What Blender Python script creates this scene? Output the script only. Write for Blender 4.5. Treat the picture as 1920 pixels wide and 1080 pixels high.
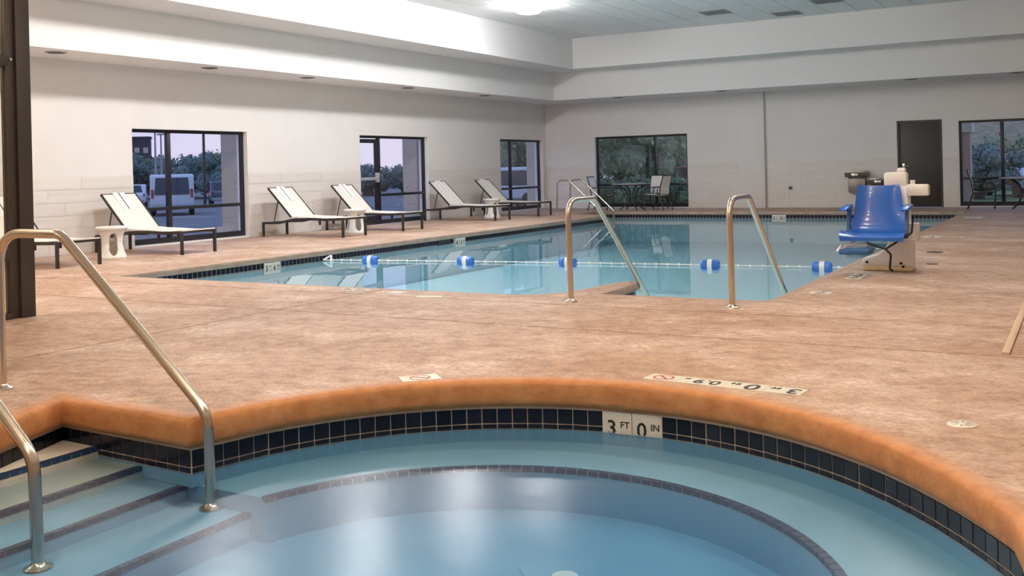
import bpy, bmesh, math, random
from mathutils import Vector, Matrix
from mathutils.geometry import delaunay_2d_cdt
random.seed(7)
PI = math.pi
scene = bpy.context.scene
for o in list(bpy.data.objects):
    bpy.data.objects.remove(o, do_unlink=True)
COL = scene.collection

# ------------------------------------------------------------------ camera
CAM_H = 1.15
F_PX, YAW, ROLL, CY = 1878.6, math.radians(29.818), math.radians(-1.4), 319.2
fw = Vector((-math.sin(YAW), math.cos(YAW), 0)); rt = Vector((math.cos(YAW), math.sin(YAW), 0)); up = Vector((0, 0, 1))
r2 = rt*math.cos(ROLL) + up*math.sin(ROLL); u2 = -rt*math.sin(ROLL) + up*math.cos(ROLL)
cd = bpy.data.cameras.new('camera'); cam = bpy.data.objects.new('camera', cd); COL.objects.link(cam)
cd.sensor_width = 36; cd.sensor_fit = 'HORIZONTAL'; cd.lens = 36*F_PX/1920
cd.shift_y = -(540-CY)/1920; cd.clip_end = 400; cd.clip_start = .05
cam.matrix_world = Matrix(((r2.x, u2.x, -fw.x, 0), (r2.y, u2.y, -fw.y, 0), (r2.z, u2.z, -fw.z, CAM_H), (0, 0, 0, 1)))
scene.camera = cam

# ------------------------------------------------------------------ exposure and sky
vs = scene.view_settings
vs.view_transform = 'Standard'; vs.look = 'None'; vs.gamma = 1; vs.use_curve_mapping = False; vs.exposure = 0.42
LAMP = 92.0                      # strength of the ceiling lamps
W = bpy.data.worlds.new('dusk_sky'); scene.world = W; W.use_nodes = True
nt = W.node_tree; nt.nodes.clear()
tc = nt.nodes.new('ShaderNodeTexCoord'); sx = nt.nodes.new('ShaderNodeSeparateXYZ'); cr = nt.nodes.new('ShaderNodeValToRGB')
nz = nt.nodes.new('ShaderNodeTexNoise'); nz.inputs['Scale'].default_value = 5; mp = nt.nodes.new('ShaderNodeMapping'); mp.inputs['Scale'].default_value = (1, 1, 6)
ad = nt.nodes.new('ShaderNodeMath'); ad.operation = 'MULTIPLY_ADD'; ad.inputs[1].default_value = .16
bg = nt.nodes.new('ShaderNodeBackground'); ou = nt.nodes.new('ShaderNodeOutputWorld')
e = cr.color_ramp.elements
e[0].position = 0.05; e[0].color = (.50, .42, .47, 1); e[1].position = .55; e[1].color = (.22, .30, .52, 1)
q = e.new(.16); q.color = (.38, .36, .48, 1); q = e.new(.25); q.color = (.30, .34, .52, 1)
nt.links.new(tc.outputs['Generated'], sx.inputs[0]); nt.links.new(tc.outputs['Generated'], mp.inputs[0]); nt.links.new(mp.outputs[0], nz.inputs[0])
nt.links.new(nz.outputs[0], ad.inputs[0]); nt.links.new(sx.outputs[2], ad.inputs[2]); nt.links.new(ad.outputs[0], cr.inputs[0])
nt.links.new(cr.outputs[0], bg.inputs[0]); bg.inputs[1].default_value = 1.6; nt.links.new(bg.outputs[0], ou.inputs[0])

# ------------------------------------------------------------------ materials
M = {}
def mat(name, col, rough=.5, metal=0., spec=.5, noise=None, bump=None, emit=None, vary=0, coat=0):
    m = bpy.data.materials.new(name); m.use_nodes = True; n = m.node_tree; b = n.nodes['Principled BSDF']
    b.inputs['Base Color'].default_value = (*col, 1); b.inputs['Roughness'].default_value = rough; b.inputs['Metallic'].default_value = metal
    b.inputs['Specular IOR Level'].default_value = spec; b.inputs['Coat Weight'].default_value = coat
    src = None
    if noise or bump:
        t = n.nodes.new('ShaderNodeTexCoord')
    if noise:                                  # (scale xyz, colour2, lo, hi)
        sc, c2, lo, hi = noise
        mp = n.nodes.new('ShaderNodeMapping'); mp.inputs['Scale'].default_value = sc
        t1 = n.nodes.new('ShaderNodeTexNoise'); t1.inputs['Scale'].default_value = 1; t1.inputs['Detail'].default_value = 6
        rp = n.nodes.new('ShaderNodeValToRGB'); rp.color_ramp.elements[0].position = lo; rp.color_ramp.elements[1].position = hi
        rp.color_ramp.elements[0].color = (*col, 1); rp.color_ramp.elements[1].color = (*c2, 1)
        n.links.new(t.outputs['Object'], mp.inputs[0]); n.links.new(mp.outputs[0], t1.inputs[0]); n.links.new(t1.outputs[0], rp.inputs[0])
        src = rp.outputs[0]
    if vary:
        oi = n.nodes.new('ShaderNodeObjectInfo'); hs = n.nodes.new('ShaderNodeHueSaturation'); mr = n.nodes.new('ShaderNodeMapRange')
        mr.inputs['To Min'].default_value = 1-vary; mr.inputs['To Max'].default_value = 1+vary
        n.links.new(oi.outputs['Random'], mr.inputs[0]); n.links.new(mr.outputs[0], hs.inputs['Value'])
        if src: n.links.new(src, hs.inputs['Color'])
        else: hs.inputs['Color'].default_value = (*col, 1)
        src = hs.outputs[0]
    if src: n.links.new(src, b.inputs['Base Color'])
    if bump:                                   # (scale xyz, strength, distance)
        sc, st, di = bump
        mp = n.nodes.new('ShaderNodeMapping'); mp.inputs['Scale'].default_value = sc
        t1 = n.nodes.new('ShaderNodeTexNoise'); t1.inputs['Scale'].default_value = 1; t1.inputs['Detail'].default_value = 5
        bp = n.nodes.new('ShaderNodeBump'); bp.inputs['Strength'].default_value = st; bp.inputs['Distance'].default_value = di
        n.links.new(t.outputs['Object'], mp.inputs[0]); n.links.new(mp.outputs[0], t1.inputs[0]); n.links.new(t1.outputs[0], bp.inputs['Height']); n.links.new(bp.outputs[0], b.inputs['Normal'])
    if emit:
        b.inputs['Emission Color'].default_value = (*emit[0], 1); b.inputs['Emission Strength'].default_value = emit[1]
    M[name] = m
    return m
mat('wall_paint', (.81, .79, .78), .75, noise=((2, 2, 2), (.785, .765, .755), .35, .7), bump=((60, 60, 60), .05, .002))
mat('wall_dark', (.42, .37, .33), .7)
mat('soffit_paint', (.80, .79, .785), .75)
mat('wall_tile', (.79, .755, .73), .45, noise=((1.2, 1.2, 26), (.745, .705, .675), .4, .66), vary=.035)
mat('tile_grout', (.58, .55, .52), .8)
mat('ceiling_tile', (.86, .87, .865), .85, noise=((.7, .7, .7), (.80, .82, .815), .35, .7), bump=((90, 90, 90), .12, .003), vary=.03)
mat('ceiling_grid', (.60, .61, .60), .6)
mat('plaster', (.19, .41, .59), .6, noise=((1.2, 1.2, 1.2), (.14, .34, .52), .35, .7))
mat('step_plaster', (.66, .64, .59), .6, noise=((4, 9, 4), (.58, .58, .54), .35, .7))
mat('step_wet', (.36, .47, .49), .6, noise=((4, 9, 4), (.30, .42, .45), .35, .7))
mat('pool_plaster', (.58, .80, .90), .6)
mat('navy_tile', (.007, .008, .020), .16, vary=.25, spec=.35)
mat('navy_trim', (.012, .045, .12), .3)
mat('grout', (.50, .44, .38), .85)
mat('marker_tile', (.80, .76, .68), .35, noise=((20, 20, 20), (.72, .67, .58), .4, .7))
mat('black_print', (.015, .015, .02), .5)
mat('red_print', (.55, .06, .07), .5)
mat('white_print', (.85, .83, .80), .5)
mat('stainless', (.66, .60, .52), .24, 1.0)
mat('bronze_frame', (.055, .045, .042), .45, .2)
mat('window_frame_dark', (.022, .022, .030), .35, .3)
mat('door_paint', (.040, .033, .030), .45)
mat('dark_metal', (.040, .033, .030), .4, .2)
mat('sling', (.80, .765, .72), .8, bump=((200, 200, 200), .1, .002))
mat('sling_white', (.90, .89, .88), .8)
mat('white_plastic', (.86, .85, .84), .35)
mat('lift_white', (.87, .85, .82), .4)
mat('lift_cream', (.78, .62, .40), .45)
mat('blue_plastic', (.015, .12, .52), .25, coat=.3)
mat('blue_pad', (.025, .11, .30), .4)
mat('black_strap', (.01, .01, .012), .6)
mat('buoy_blue', (.03, .17, .62), .3)
mat('fountain_metal', (.26, .235, .21), .35, .5)
mat('fountain_steel', (.6, .58, .56), .2, 1.)
mat('dark_recess', (.025, .02, .018), .6)
mat('grille_grey', (.28, .29, .29), .5)
mat('lamp_glass', (1, 1, 1), .5, emit=((1, .985, .985), LAMP))
mat('lamp_glass_warm', (1, .9, .8), .5, emit=((1, .80, .58), LAMP*.75))
mat('lamp_glass_dim', (1, .9, .8), .5, emit=((1, .95, .88), LAMP*.30))
mat('asphalt', (.17, .17, .19), .9, noise=((1, 1, 1), (.21, .21, .23), .4, .7))
mat('sidewalk', (.36, .35, .35), .9)
mat('lawn', (.10, .17, .05), .95, noise=((3, 3, 3), (.16, .21, .08), .4, .7))
mat('hill', (.36, .27, .17), .95, noise=((1.5, 1.5, 1.5), (.18, .18, .09), .35, .65))
mat('van_paint', (.62, .64, .70), .3, coat=.4)
mat('car_dark', (.05, .06, .09), .3, coat=.4)
mat('car_red', (.40, .06, .05), .3, coat=.4)
mat('car_glass', (.03, .04, .06), .1)
mat('tyre', (.015, .015, .015), .8)
mat('tail_light', (.45, .03, .04), .3)
mat('bark', (.10, .075, .055), .9)
mat('foliage', (.11, .17, .09), .9, noise=((5, 5, 5), (.22, .29, .15), .4, .62), bump=((6, 6, 6), .8, .2))
mat('foliage_blue', (.12, .18, .17), .9, noise=((5, 5, 5), (.26, .33, .31), .4, .62), bump=((6, 6, 6), .8, .2))
mat('foliage_pale', (.25, .31, .17), .9, noise=((6, 6, 6), (.40, .45, .30), .4, .62), bump=((6, 6, 6), .8, .2))
mat('stucco', (.55, .46, .38), .9)
mat('far_building', (.05, .055, .07), .8)
mat('lamp_post', (.35, .35, .38), .5)

def flip_fresnel(n, f, ior):
    """same reflectance from both sides of a surface that does not bend the ray"""
    g = n.nodes.new('ShaderNodeNewGeometry'); m = n.nodes.new('ShaderNodeMapRange'); m.inputs['To Min'].default_value = ior; m.inputs['To Max'].default_value = 1/ior
    n.links.new(g.outputs['Backfacing'], m.inputs['Value']); n.links.new(m.outputs[0], f.inputs['IOR'])
def glass_mat(name, tint, ior=1.45, rough=0.0):
    m = bpy.data.materials.new(name); m.use_nodes = True; n = m.node_tree; n.nodes.clear()
    o = n.nodes.new('ShaderNodeOutputMaterial'); mx = n.nodes.new('ShaderNodeMixShader'); f = n.nodes.new('ShaderNodeFresnel'); flip_fresnel(n, f, ior)
    t = n.nodes.new('ShaderNodeBsdfTransparent'); t.inputs[0].default_value = (*tint, 1); g = n.nodes.new('ShaderNodeBsdfGlossy'); g.inputs['Roughness'].default_value = rough
    n.links.new(f.outputs[0], mx.inputs[0]); n.links.new(t.outputs[0], mx.inputs[1]); n.links.new(g.outputs[0], mx.inputs[2]); n.links.new(mx.outputs[0], o.inputs[0])
    M[name] = m
glass_mat('window_glass', (.93, .95, .98)); glass_mat('screen_glass', (.93, .93, .89))

def water_mat(name, rough, absorb, density, bsc, bstr):
    m = bpy.data.materials.new(name); m.use_nodes = True; n = m.node_tree; n.nodes.clear()
    o = n.nodes.new('ShaderNodeOutputMaterial'); mx = n.nodes.new('ShaderNodeMixShader'); f = n.nodes.new('ShaderNodeFresnel'); flip_fresnel(n, f, 1.333)
    t = n.nodes.new('ShaderNodeBsdfTransparent'); g = n.nodes.new('ShaderNodeBsdfGlossy'); g.inputs['Roughness'].default_value = rough
    tc = n.nodes.new('ShaderNodeTexCoord'); mp = n.nodes.new('ShaderNodeMapping'); mp.inputs['Scale'].default_value = bsc
    nz = n.nodes.new('ShaderNodeTexNoise'); nz.inputs['Scale'].default_value = 1; nz.inputs['Detail'].default_value = 2
    bp = n.nodes.new('ShaderNodeBump'); bp.inputs['Strength'].default_value = bstr; bp.inputs['Distance'].default_value = .02
    n.links.new(tc.outputs['Object'], mp.inputs[0]); n.links.new(mp.outputs[0], nz.inputs[0]); n.links.new(nz.outputs[0], bp.inputs['Height'])
    n.links.new(bp.outputs[0], g.inputs['Normal']); n.links.new(bp.outputs[0], f.inputs['Normal'])
    va = n.nodes.new('ShaderNodeVolumeAbsorption'); va.inputs[0].default_value = (*absorb, 1); va.inputs[1].default_value = density
    n.links.new(f.outputs[0], mx.inputs[0]); n.links.new(t.outputs[0], mx.inputs[1]); n.links.new(g.outputs[0], mx.inputs[2])
    n.links.new(mx.outputs[0], o.inputs['Surface']); n.links.new(va.outputs[0], o.inputs['Volume'])
    M[name] = m
water_mat('tub_water', .25, (.14, .62, .88), 1.1, (1.6, 2.6, 1), .25)
water_mat('pool_water', .015, (.48, .85, .94), .16, (2.2, 2.2, 1), .035)

def deck_mat(name, edge):
    """textured tan concrete; with edge, a terracotta sealer blends in towards the coping nose (attribute 'seal')"""
    m = bpy.data.materials.new(name); m.use_nodes = True; n = m.node_tree; b = n.nodes['Principled BSDF']; L = n.links.new
    tc = n.nodes.new('ShaderNodeTexCoord')
    def noise(sc, det=6, rough=.6):
        mp = n.nodes.new('ShaderNodeMapping'); mp.inputs['Scale'].default_value = sc; mp.inputs['Rotation'].default_value = (0, 0, -YAW)
        t = n.nodes.new('ShaderNodeTexNoise'); t.inputs['Scale'].default_value = 1; t.inputs['Detail'].default_value = det; t.inputs['Roughness'].default_value = rough
        L(tc.outputs['Object'], mp.inputs[0]); L(mp.outputs[0], t.inputs[0]); return t.outputs[0]
    def ramp(fac, c0, c1, lo, hi):
        r = n.nodes.new('ShaderNodeValToRGB'); r.color_ramp.elements[0].position = lo; r.color_ramp.elements[1].position = hi
        r.color_ramp.elements[0].color = (*c0, 1); r.color_ramp.elements[1].color = (*c1, 1); L(fac, r.inputs[0]); return r.outputs[0]
    def mix(fac, a, c, typ='MIX'):
        x = n.nodes.new('ShaderNodeMix'); x.data_type = 'RGBA'; x.blend_type = typ
        if isinstance(fac, float): x.inputs[0].default_value = fac
        else: L(fac, x.inputs[0])
        L(a, x.inputs[6]); L(c, x.inputs[7]); return x.outputs[2]
    broad = ramp(noise((.45, .7, 1), 3), (.50, .315, .215), (.62, .44, .335), .36, .64)
    mid = ramp(noise((8, 10, 8), 8, .7), (.50, .45, .42), (1, 1, 1), .34, .58)
    fine = ramp(noise((48, 60, 48), 3), (.62, .58, .55), (1.0, 1.0, 1.0), .36, .56)
    c = mix(.8, broad, mid, 'MULTIPLY'); c = mix(.75, c, fine, 'MULTIPLY')
    wear = ramp(noise((1.1, 1.4, 1), 10, .78), (0, 0, 0), (1, 1, 1), .49, .66)
    pale = ramp(noise((26, 32, 26), 5), (.50, .34, .25), (.84, .71, .64), .38, .60)
    c = mix(wear, c, pale)
    if edge:
        at = n.nodes.new('ShaderNodeAttribute'); at.attribute_name = 'seal'
        terr = ramp(noise((9, 9, 9)), (.50, .20, .075), (.62, .29, .12), .35, .65)
        grime = ramp(noise((14, 14, 30), 5), (.55, .5, .42), (1, 1, 1), .28, .5)
        terr = mix(.35, terr, grime, 'MULTIPLY')
        c = mix(at.outputs['Fac'], c, terr)
    L(c, b.inputs['Base Color'])
    b.inputs['Roughness'].default_value = .55; b.inputs['Specular IOR Level'].default_value = .35
    bp = n.nodes.new('ShaderNodeBump'); bp.inputs['Strength'].default_value = .45; bp.inputs['Distance'].default_value = .008
    L(noise((26, 30, 26), 5), bp.inputs['Height']); L(bp.outputs[0], b.inputs['Normal'])
    M[name] = m
deck_mat('deck', False); deck_mat('coping', True)
mat('pool_coping', (.36, .25, .19), .55, noise=((6, 6, 6), (.44, .32, .25), .35, .65))
mat('deck_joint', (.20, .12, .08), .9)
mat('deck_strip', (.62, .45, .33), .6)

# ------------------------------------------------------------------ mesh helpers
class MB:
    def __init__(s): s.v = []; s.f = []
    def add(s, vs, fs):
        k = len(s.v); s.v += [tuple(p) for p in vs]; s.f += [tuple(i+k for i in f) for f in fs]; return s
    def box(s, x0, x1, y0, y1, z0, z1):
        return s.add([(x, y, z) for z in (z0, z1) for y in (y0, y1) for x in (x0, x1)],
                     [(0, 2, 3, 1), (4, 5, 7, 6), (0, 1, 5, 4), (2, 6, 7, 3), (0, 4, 6, 2), (1, 3, 7, 5)])
    def bar(s, a, b, w, h, upv=(0, 0, 1)):
        a = Vector(a); b = Vector(b); d = (b-a).normalized(); u = Vector(upv); sd = d.cross(u)
        if sd.length < 1e-4: sd = d.cross(Vector((1, 0, 0)))
        sd.normalize(); u = sd.cross(d).normalized(); vs = []
        for p in (a, b):
            for i, j in ((-1, -1), (1, -1), (1, 1), (-1, 1)): vs.append(p+sd*i*w/2+u*j*h/2)
        return s.add(vs, [(3, 2, 1, 0), (4, 5, 6, 7), (0, 1, 5, 4), (1, 2, 6, 5), (2, 3, 7, 6), (3, 0, 4, 7)])
    def tube(s, pts, r, n=12, cap=True):
        pts = [Vector(p) for p in pts]; rings = []; prev = None
        for i, p in enumerate(pts):
            d = ((pts[i+1] if i < len(pts)-1 else p) - (pts[i-1] if i else p)).normalized()
            if prev is None:
                a = d.cross(Vector((0, 0, 1)))
                if a.length < .05: a = d.cross(Vector((1, 0, 0)))
                a.normalize()
            else: a = (prev - d*prev.dot(d)).normalized()
            prev = a; b = d.cross(a); rr = r[i] if isinstance(r, (list, tuple)) else r
            rings.append([p + (a*math.cos(2*PI*k/n)+b*math.sin(2*PI*k/n))*rr for k in range(n)])
        vs = [q for g in rings for q in g]; fs = []
        for i in range(len(rings)-1):
            for k in range(n): fs.append((i*n+k, i*n+(k+1) % n, (i+1)*n+(k+1) % n, (i+1)*n+k))
        if cap: fs += [tuple(range(n))[::-1], tuple((len(rings)-1)*n+k for k in range(n))]
        return s.add(vs, fs)
    def lathe(s, prof, n=32, c=(0, 0, 0), cap=True):
        vs = []; fs = []
        for r, z in prof:
            for k in range(n): vs.append((c[0]+r*math.cos(2*PI*k/n), c[1]+r*math.sin(2*PI*k/n), c[2]+z))
        for i in range(len(prof)-1):
            for k in range(n): fs.append((i*n+k, i*n+(k+1) % n, (i+1)*n+(k+1) % n, (i+1)*n+k))
        if cap: fs += [tuple(range(n))[::-1], tuple((len(prof)-1)*n+k for k in range(n))]
        return s.add(vs, fs)
    def prism(s, poly, z0, z1):
        n = len(poly)
        return s.add([(x, y, z0) for x, y in poly]+[(x, y, z1) for x, y in poly],
                     [tuple(range(n))[::-1], tuple(range(n, 2*n))]+[(i, (i+1) % n, n+(i+1) % n, n+i) for i in range(n)])
    def extr(s, poly, axis, a, b):
        """polygon in the plane normal to axis 0/1/2, extruded from a to b"""
        def P(u, v, w): return (w, u, v) if axis == 0 else (u, w, v) if axis == 1 else (u, v, w)
        n = len(poly)
        return s.add([P(u, v, a) for u, v in poly]+[P(u, v, b) for u, v in poly],
                     [tuple(range(n))[::-1], tuple(range(n, 2*n))]+[(i, (i+1) % n, n+(i+1) % n, n+i) for i in range(n)])
    def mesh(s, name, material, bevel=0, seg=2, smooth=False, recalc=True):
        me = bpy.data.meshes.new(name); me.from_pydata(s.v, [], s.f)
        if recalc or bevel:
            bm = bmesh.new(); bm.from_mesh(me); bmesh.ops.recalc_face_normals(bm, faces=bm.faces)
            if bevel:
                ed = [x for x in bm.edges if x.is_manifold and x.calc_face_angle(0) > .5]
                bmesh.ops.bevel(bm, geom=ed, offset=bevel, segments=seg, profile=.5, affect='EDGES', clamp_overlap=True)
            bm.to_mesh(me); bm.free()
        if smooth or bevel:
            me.polygons.foreach_set('use_smooth', [True]*len(me.polygons)); me.set_sharp_from_angle(angle=math.radians(42))
        me.materials.append(M[material]); return me
    def build(s, name, material, parent=None, loc=None, rz=0, **k):
        return obj(name, s.mesh(name, material, **k), parent, loc, rz)
def obj(name, me, parent=None, loc=None, rz=0):
    o = bpy.data.objects.new(name, me); COL.objects.link(o)
    if parent is not None: o.parent = parent
    if loc is not None: o.location = loc
    if rz: o.rotation_euler.z = rz
    return o
def tag(o, label=None, cat=None, group=None, kind=None):
    if label: o['label'] = label
    if cat: o['category'] = cat
    if group: o['group'] = group
    if kind: o['kind'] = kind
    return o
def empty(name, loc=(0, 0, 0), rz=0, parent=None):
    o = bpy.data.objects.new(name, None); COL.objects.link(o); o.location = loc; o.rotation_euler.z = rz; o.empty_display_size = .1
    if parent is not None: o.parent = parent
    return o
def copy_tree(src, parent=None):
    c = src.copy(); COL.objects.link(c)
    if parent is not None: c.parent = parent
    for ch in list(src.children): copy_tree(ch, c)
    return c
def fillet(pts, rad, n=6):
    pts = [Vector(p) for p in pts]; out = [pts[0]]
    for i in range(1, len(pts)-1):
        a, p, b = pts[i-1], pts[i], pts[i+1]; d1 = (a-p).normalized(); d2 = (b-p).normalized()
        r = rad[i] if isinstance(rad, dict) else rad
        ang = d1.angle(d2); t = min(r/math.tan(ang/2), .49*(a-p).length, .49*(b-p).length)
        p1 = p+d1*t; p2 = p+d2*t
        for k in range(n+1):
            u = k/n; out.append(p1*(1-u)**2 + p*2*u*(1-u) + p2*u*u)
    return out+[pts[-1]]
_tx = {}
def text_mesh(s, size, material, depth=.0015):
    key = (s, size, material)
    if key in _tx: return _tx[key]
    c = bpy.data.curves.new('lettering', 'FONT'); c.body = s; c.size = size; c.align_x = 'CENTER'; c.align_y = 'CENTER'; c.extrude = depth; c.resolution_u = 3; c.offset = size*.012
    t = bpy.data.objects.new('lettering', c); COL.objects.link(t)
    me = bpy.data.meshes.new_from_object(t.evaluated_get(bpy.context.evaluated_depsgraph_get())); me.name = 'lettering'
    bpy.data.objects.remove(t); me.materials.clear(); me.materials.append(M[material]); _tx[key] = me
    return me
def offset_loop(P, d):
    """offset a closed CCW loop outwards by d"""
    n = len(P); out = []
    for i in range(n):
        a = Vector(P[i-1]); p = Vector(P[i]); b = Vector(P[(i+1) % n]); e1 = (p-a).normalized(); e2 = (b-p).normalized()
        n1 = Vector((e1.y, -e1.x)); n2 = Vector((e2.y, -e2.x)); m = n1+n2; m.normalize(); k = max(.5, m.dot(n1)); out.append(tuple(p+m*d/k))
    return out
def inside(p, P):
    x, y = p; c = False; j = len(P)-1
    for i in range(len(P)):
        if (P[i][1] > y) != (P[j][1] > y) and x < (P[j][0]-P[i][0])*(y-P[i][1])/(P[j][1]-P[i][1])+P[i][0]: c = not c
        j = i
    return c
def fill(outer, holes, z):
    """flat polygon with holes -> verts, faces"""
    vs = []; ed = []
    for L in [outer]+holes:
        k = len(vs); vs += [Vector(p) for p in L]; ed += [(k+i, k+(i+1) % len(L)) for i in range(len(L))]
    r = delaunay_2d_cdt(vs, ed, [], 0, 1e-5)
    V = [(p.x, p.y, z) for p in r[0]]; F = []
    for f in r[2]:
        cx = sum(r[0][i].x for i in f)/len(f); cy = sum(r[0][i].y for i in f)/len(f)
        if inside((cx, cy), outer) and not any(inside((cx, cy), h) for h in holes): F.append(tuple(f))
    return V, F
def sweep(P, prof):
    """profile [(outward offset, z)] swept round a closed loop"""
    rings = [[(x, y, z) for x, y in offset_loop(P, d)] for d, z in prof]; n = len(P)
    return [v for r in rings for v in r], [(i*n+k, i*n+(k+1) % n, (i+1)*n+(k+1) % n, (i+1)*n+k) for i in range(len(prof)-1) for k in range(n)]
def resample(P, step):
    out = []
    n = len(P)
    for i in range(n):
        a = Vector(P[i]); b = Vector(P[(i+1) % n]); k = max(1, int((b-a).length/step))
        for j in range(k): out.append(tuple(a+(b-a)*j/k))
    return out

# ------------------------------------------------------------------ room dimensions
XL, YB, XR, YN = -13.85, 26.2, 3.6, -6.0
Z1, Z2, Z3 = 3.05, 3.80, 4.62
TH = .28

# ------------------------------------------------------------------ outlines of the pool and the hot tub
POOL = [(-10.1, 8.05), (-4.80, 8.05), (-4.60, 8.07), (-4.40, 8.16), (-4.27, 8.36), (-4.21, 8.62), (-4.17, 8.95), (-4.12, 9.24), (-4.06, 9.37), (-3.99, 9.42), (-3.92, 9.37), (-3.885, 9.22),
        (-3.88, 8.95), (-3.88, 8.36), (-2.42, 8.36), (-2.35, 8.45), (-2.35, 24.12), (-11.3, 24.12), (-11.3, 22.75), (-10.6, 22.65), (-10.25, 22.45), (-10.1, 22.1)]
TC = Vector((-2.03, 3.11))
TP = (0.04093331, -0.31167111, 0.79304026, -0.78079561, 2.02697247)
def tub_r(t):
    if t < math.radians(18): return 1.866-.10*min(1, (math.radians(18)-t)/2)
    r = 0
    for c in TP: r = r*t+c
    return r
TUB = [(-4.72, 3.395), (-4.53, 2.90), (-4.30, 2.20), (-4.20, 1.72)]
for k in range(60):
    t = math.radians(-130 + k*(157+130)/59)
    r_ = 1.83 + (.05*math.sin((t+PI*.8))*0 if t < 0 else 0)
    if t >= math.radians(18): r_ = tub_r(t)
    else: r_ = 1.866 - .04*min(1, (math.radians(18)-t)/1.5)
    TUB.append((TC.x+r_*math.cos(t), TC.y+r_*math.sin(t)))
TUB += [(-3.745, 3.36)]

# ------------------------------------------------------------------ floor
CW_T, CW_P = .18, .10
tub_hole = offset_loop(TUB, CW_T); pool_hole = offset_loop(POOL, CW_P)
def make_floor():
    base = MB(); V, F = fill([(XL, YN), (XR, YN), (XR, YB), (XL, YB)], [offset_loop(TUB, CW_T+.004), offset_loop(POOL, CW_P+.004)], -.010); base.add(V, F)
    fl = base.build('floor', 'deck_joint', recalc=False); tag(fl, kind='structure')
    xs = [XL, -6.06, 1.2, XR]; ys = [YN, 1.2, 6.45, 7.58, 12, 16, 20, 24.3, YB]; g = .008
    cells = []
    for i in range(len(xs)-1):
        for j in range(len(ys)-1):
            cells.append([(xs[i]+g, ys[j]+g), (xs[i+1]-g, ys[j]+g), (xs[i+1]-g, ys[j+1]-g), (xs[i]+g, ys[j+1]-g)])
    vs = []; ed = []
    for L in cells+[tub_hole, pool_hole]:
        k = len(vs); vs += [Vector(p) for p in L]; ed += [(k+i, k+(i+1) % len(L)) for i in range(len(L))]
    r = delaunay_2d_cdt(vs, ed, [], 0, 1e-5); groups = [[] for _ in cells]
    for f in r[2]:
        cx = sum(r[0][i].x for i in f)/3; cy = sum(r[0][i].y for i in f)/3
        if inside((cx, cy), tub_hole) or inside((cx, cy), pool_hole): continue
        for ci, c in enumerate(cells):
            if c[0][0] < cx < c[1][0] and c[0][1] < cy < c[2][1]: groups[ci].append(f); break
    for fs in groups:
        if not fs: continue
        ids = sorted({i for f in fs for i in f}); mp = {a: b for b, a in enumerate(ids)}
        mb = MB(); mb.add([(r[0][i].x, r[0][i].y, 0) for i in ids], [tuple(mp[i] for i in f) for f in fs])
        cnt = {}
        for f in mb.f:
            for a, b in zip(f, f[1:]+f[:1]): cnt[(a, b)] = cnt.get((a, b), 0)+1
        n0 = len(mb.v); mb.v += [(x, y, -.012) for x, y, z in mb.v[:n0]]
        for (a, b) in list(cnt):
            if (b, a) not in cnt: mb.f.append((b, a, a+n0, b+n0))
        mb.build('deck_slab', 'deck', fl, recalc=False)
    return fl
FLOOR = make_floor()

# ------------------------------------------------------------------ walls with openings
def wall(name, axis, p0, p1, u0, u1, z1, ops, material='wall_paint'):
    mb = MB()
    def b(a0, a1, c0, c1):
        if a1-a0 < 1e-4 or c1-c0 < 1e-4: return
        if axis == 0: mb.box(p0, p1, a0, a1, c0, c1)
        else: mb.box(a0, a1, p0, p1, c0, c1)
    x = u0
    for a0, a1, c0, c1 in sorted(ops):
        b(x, a0, -.4, z1); b(a0, a1, -.4, c0); b(a0, a1, c1, z1); x = a1
    b(x, u1, -.4, z1)
    return tag(mb.build(name, material), kind='structure')
WIN_L = [(11.40, 14.05, .03, 2.005), (17.46, 20.09, .0, 2.005), (23.54, 26.00, .03, 2.01)]
WIN_B = [(-12.25, -9.47, .03, 2.04), (-2.64, 1.6, .03, 2.075)]
DOOR_B = (-4.04, -3.01, .0, 2.13)
wl = wall('wall_left', 0, XL-TH, XL, YN-TH, YB+TH, 3.3, WIN_L)
wb = wall('wall_back', 1, YB, YB+TH, XL, XR+TH, 3.3, WIN_B+[DOOR_B])
wall('wall_right', 0, XR, XR+TH, YN, YB, 4.8, [], 'wall_dark')
wall('wall_near', 1, YN-TH, YN, XL, XR+TH, 4.8, [], 'wall_dark')
# tiled lower walls: planks laid in rows
def plank_wall(parent, axis, plane, sign, u0, u1, ops, top, seed):
    rnd = random.Random(seed); H = .203; rows = int(round(top/H)); cache = {}
    for r in range(rows):
        z0 = r*H+.002; z1 = (r+1)*H-.002; spans = []; x = u0
        for a0, a1, c0, c1 in sorted(ops):
            if c0 < z1 and c1 > z0: spans.append((x, a0)); x = a1
        spans.append((x, u1))
        for a, b in spans:
            x = a; ln = rnd.choice((.6, .9, 1.2))
            while x < b-.01:
                e = min(b, x+ln)
                if b-e < .12: e = b
                w = round(e-x, 3)
                if w not in cache:
                    m = MB(); c = w-.004
                    if axis == 0: m.box(0, .009, 0, c, 0, H-.004)
                    else: m.box(0, c, 0, .009, 0, H-.004)
                    cache[w] = m.mesh('wall_tile', 'wall_tile')
                if axis == 0: obj('wall_tile', cache[w], parent, (plane, x+.002, z0))
                else: obj('wall_tile', cache[w], parent, (x+.002, plane-.009, z0))
                x = e; ln = 1.2
plank_wall(wl, 0, XL, 1, 2.0, YB, WIN_L, 1.22, 3)
plank_wall(wb, 1, YB, -1, XL+.01, XR, WIN_B+[DOOR_B, (-8.0, -7.31, 0, 3)], 1.22, 4)
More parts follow.
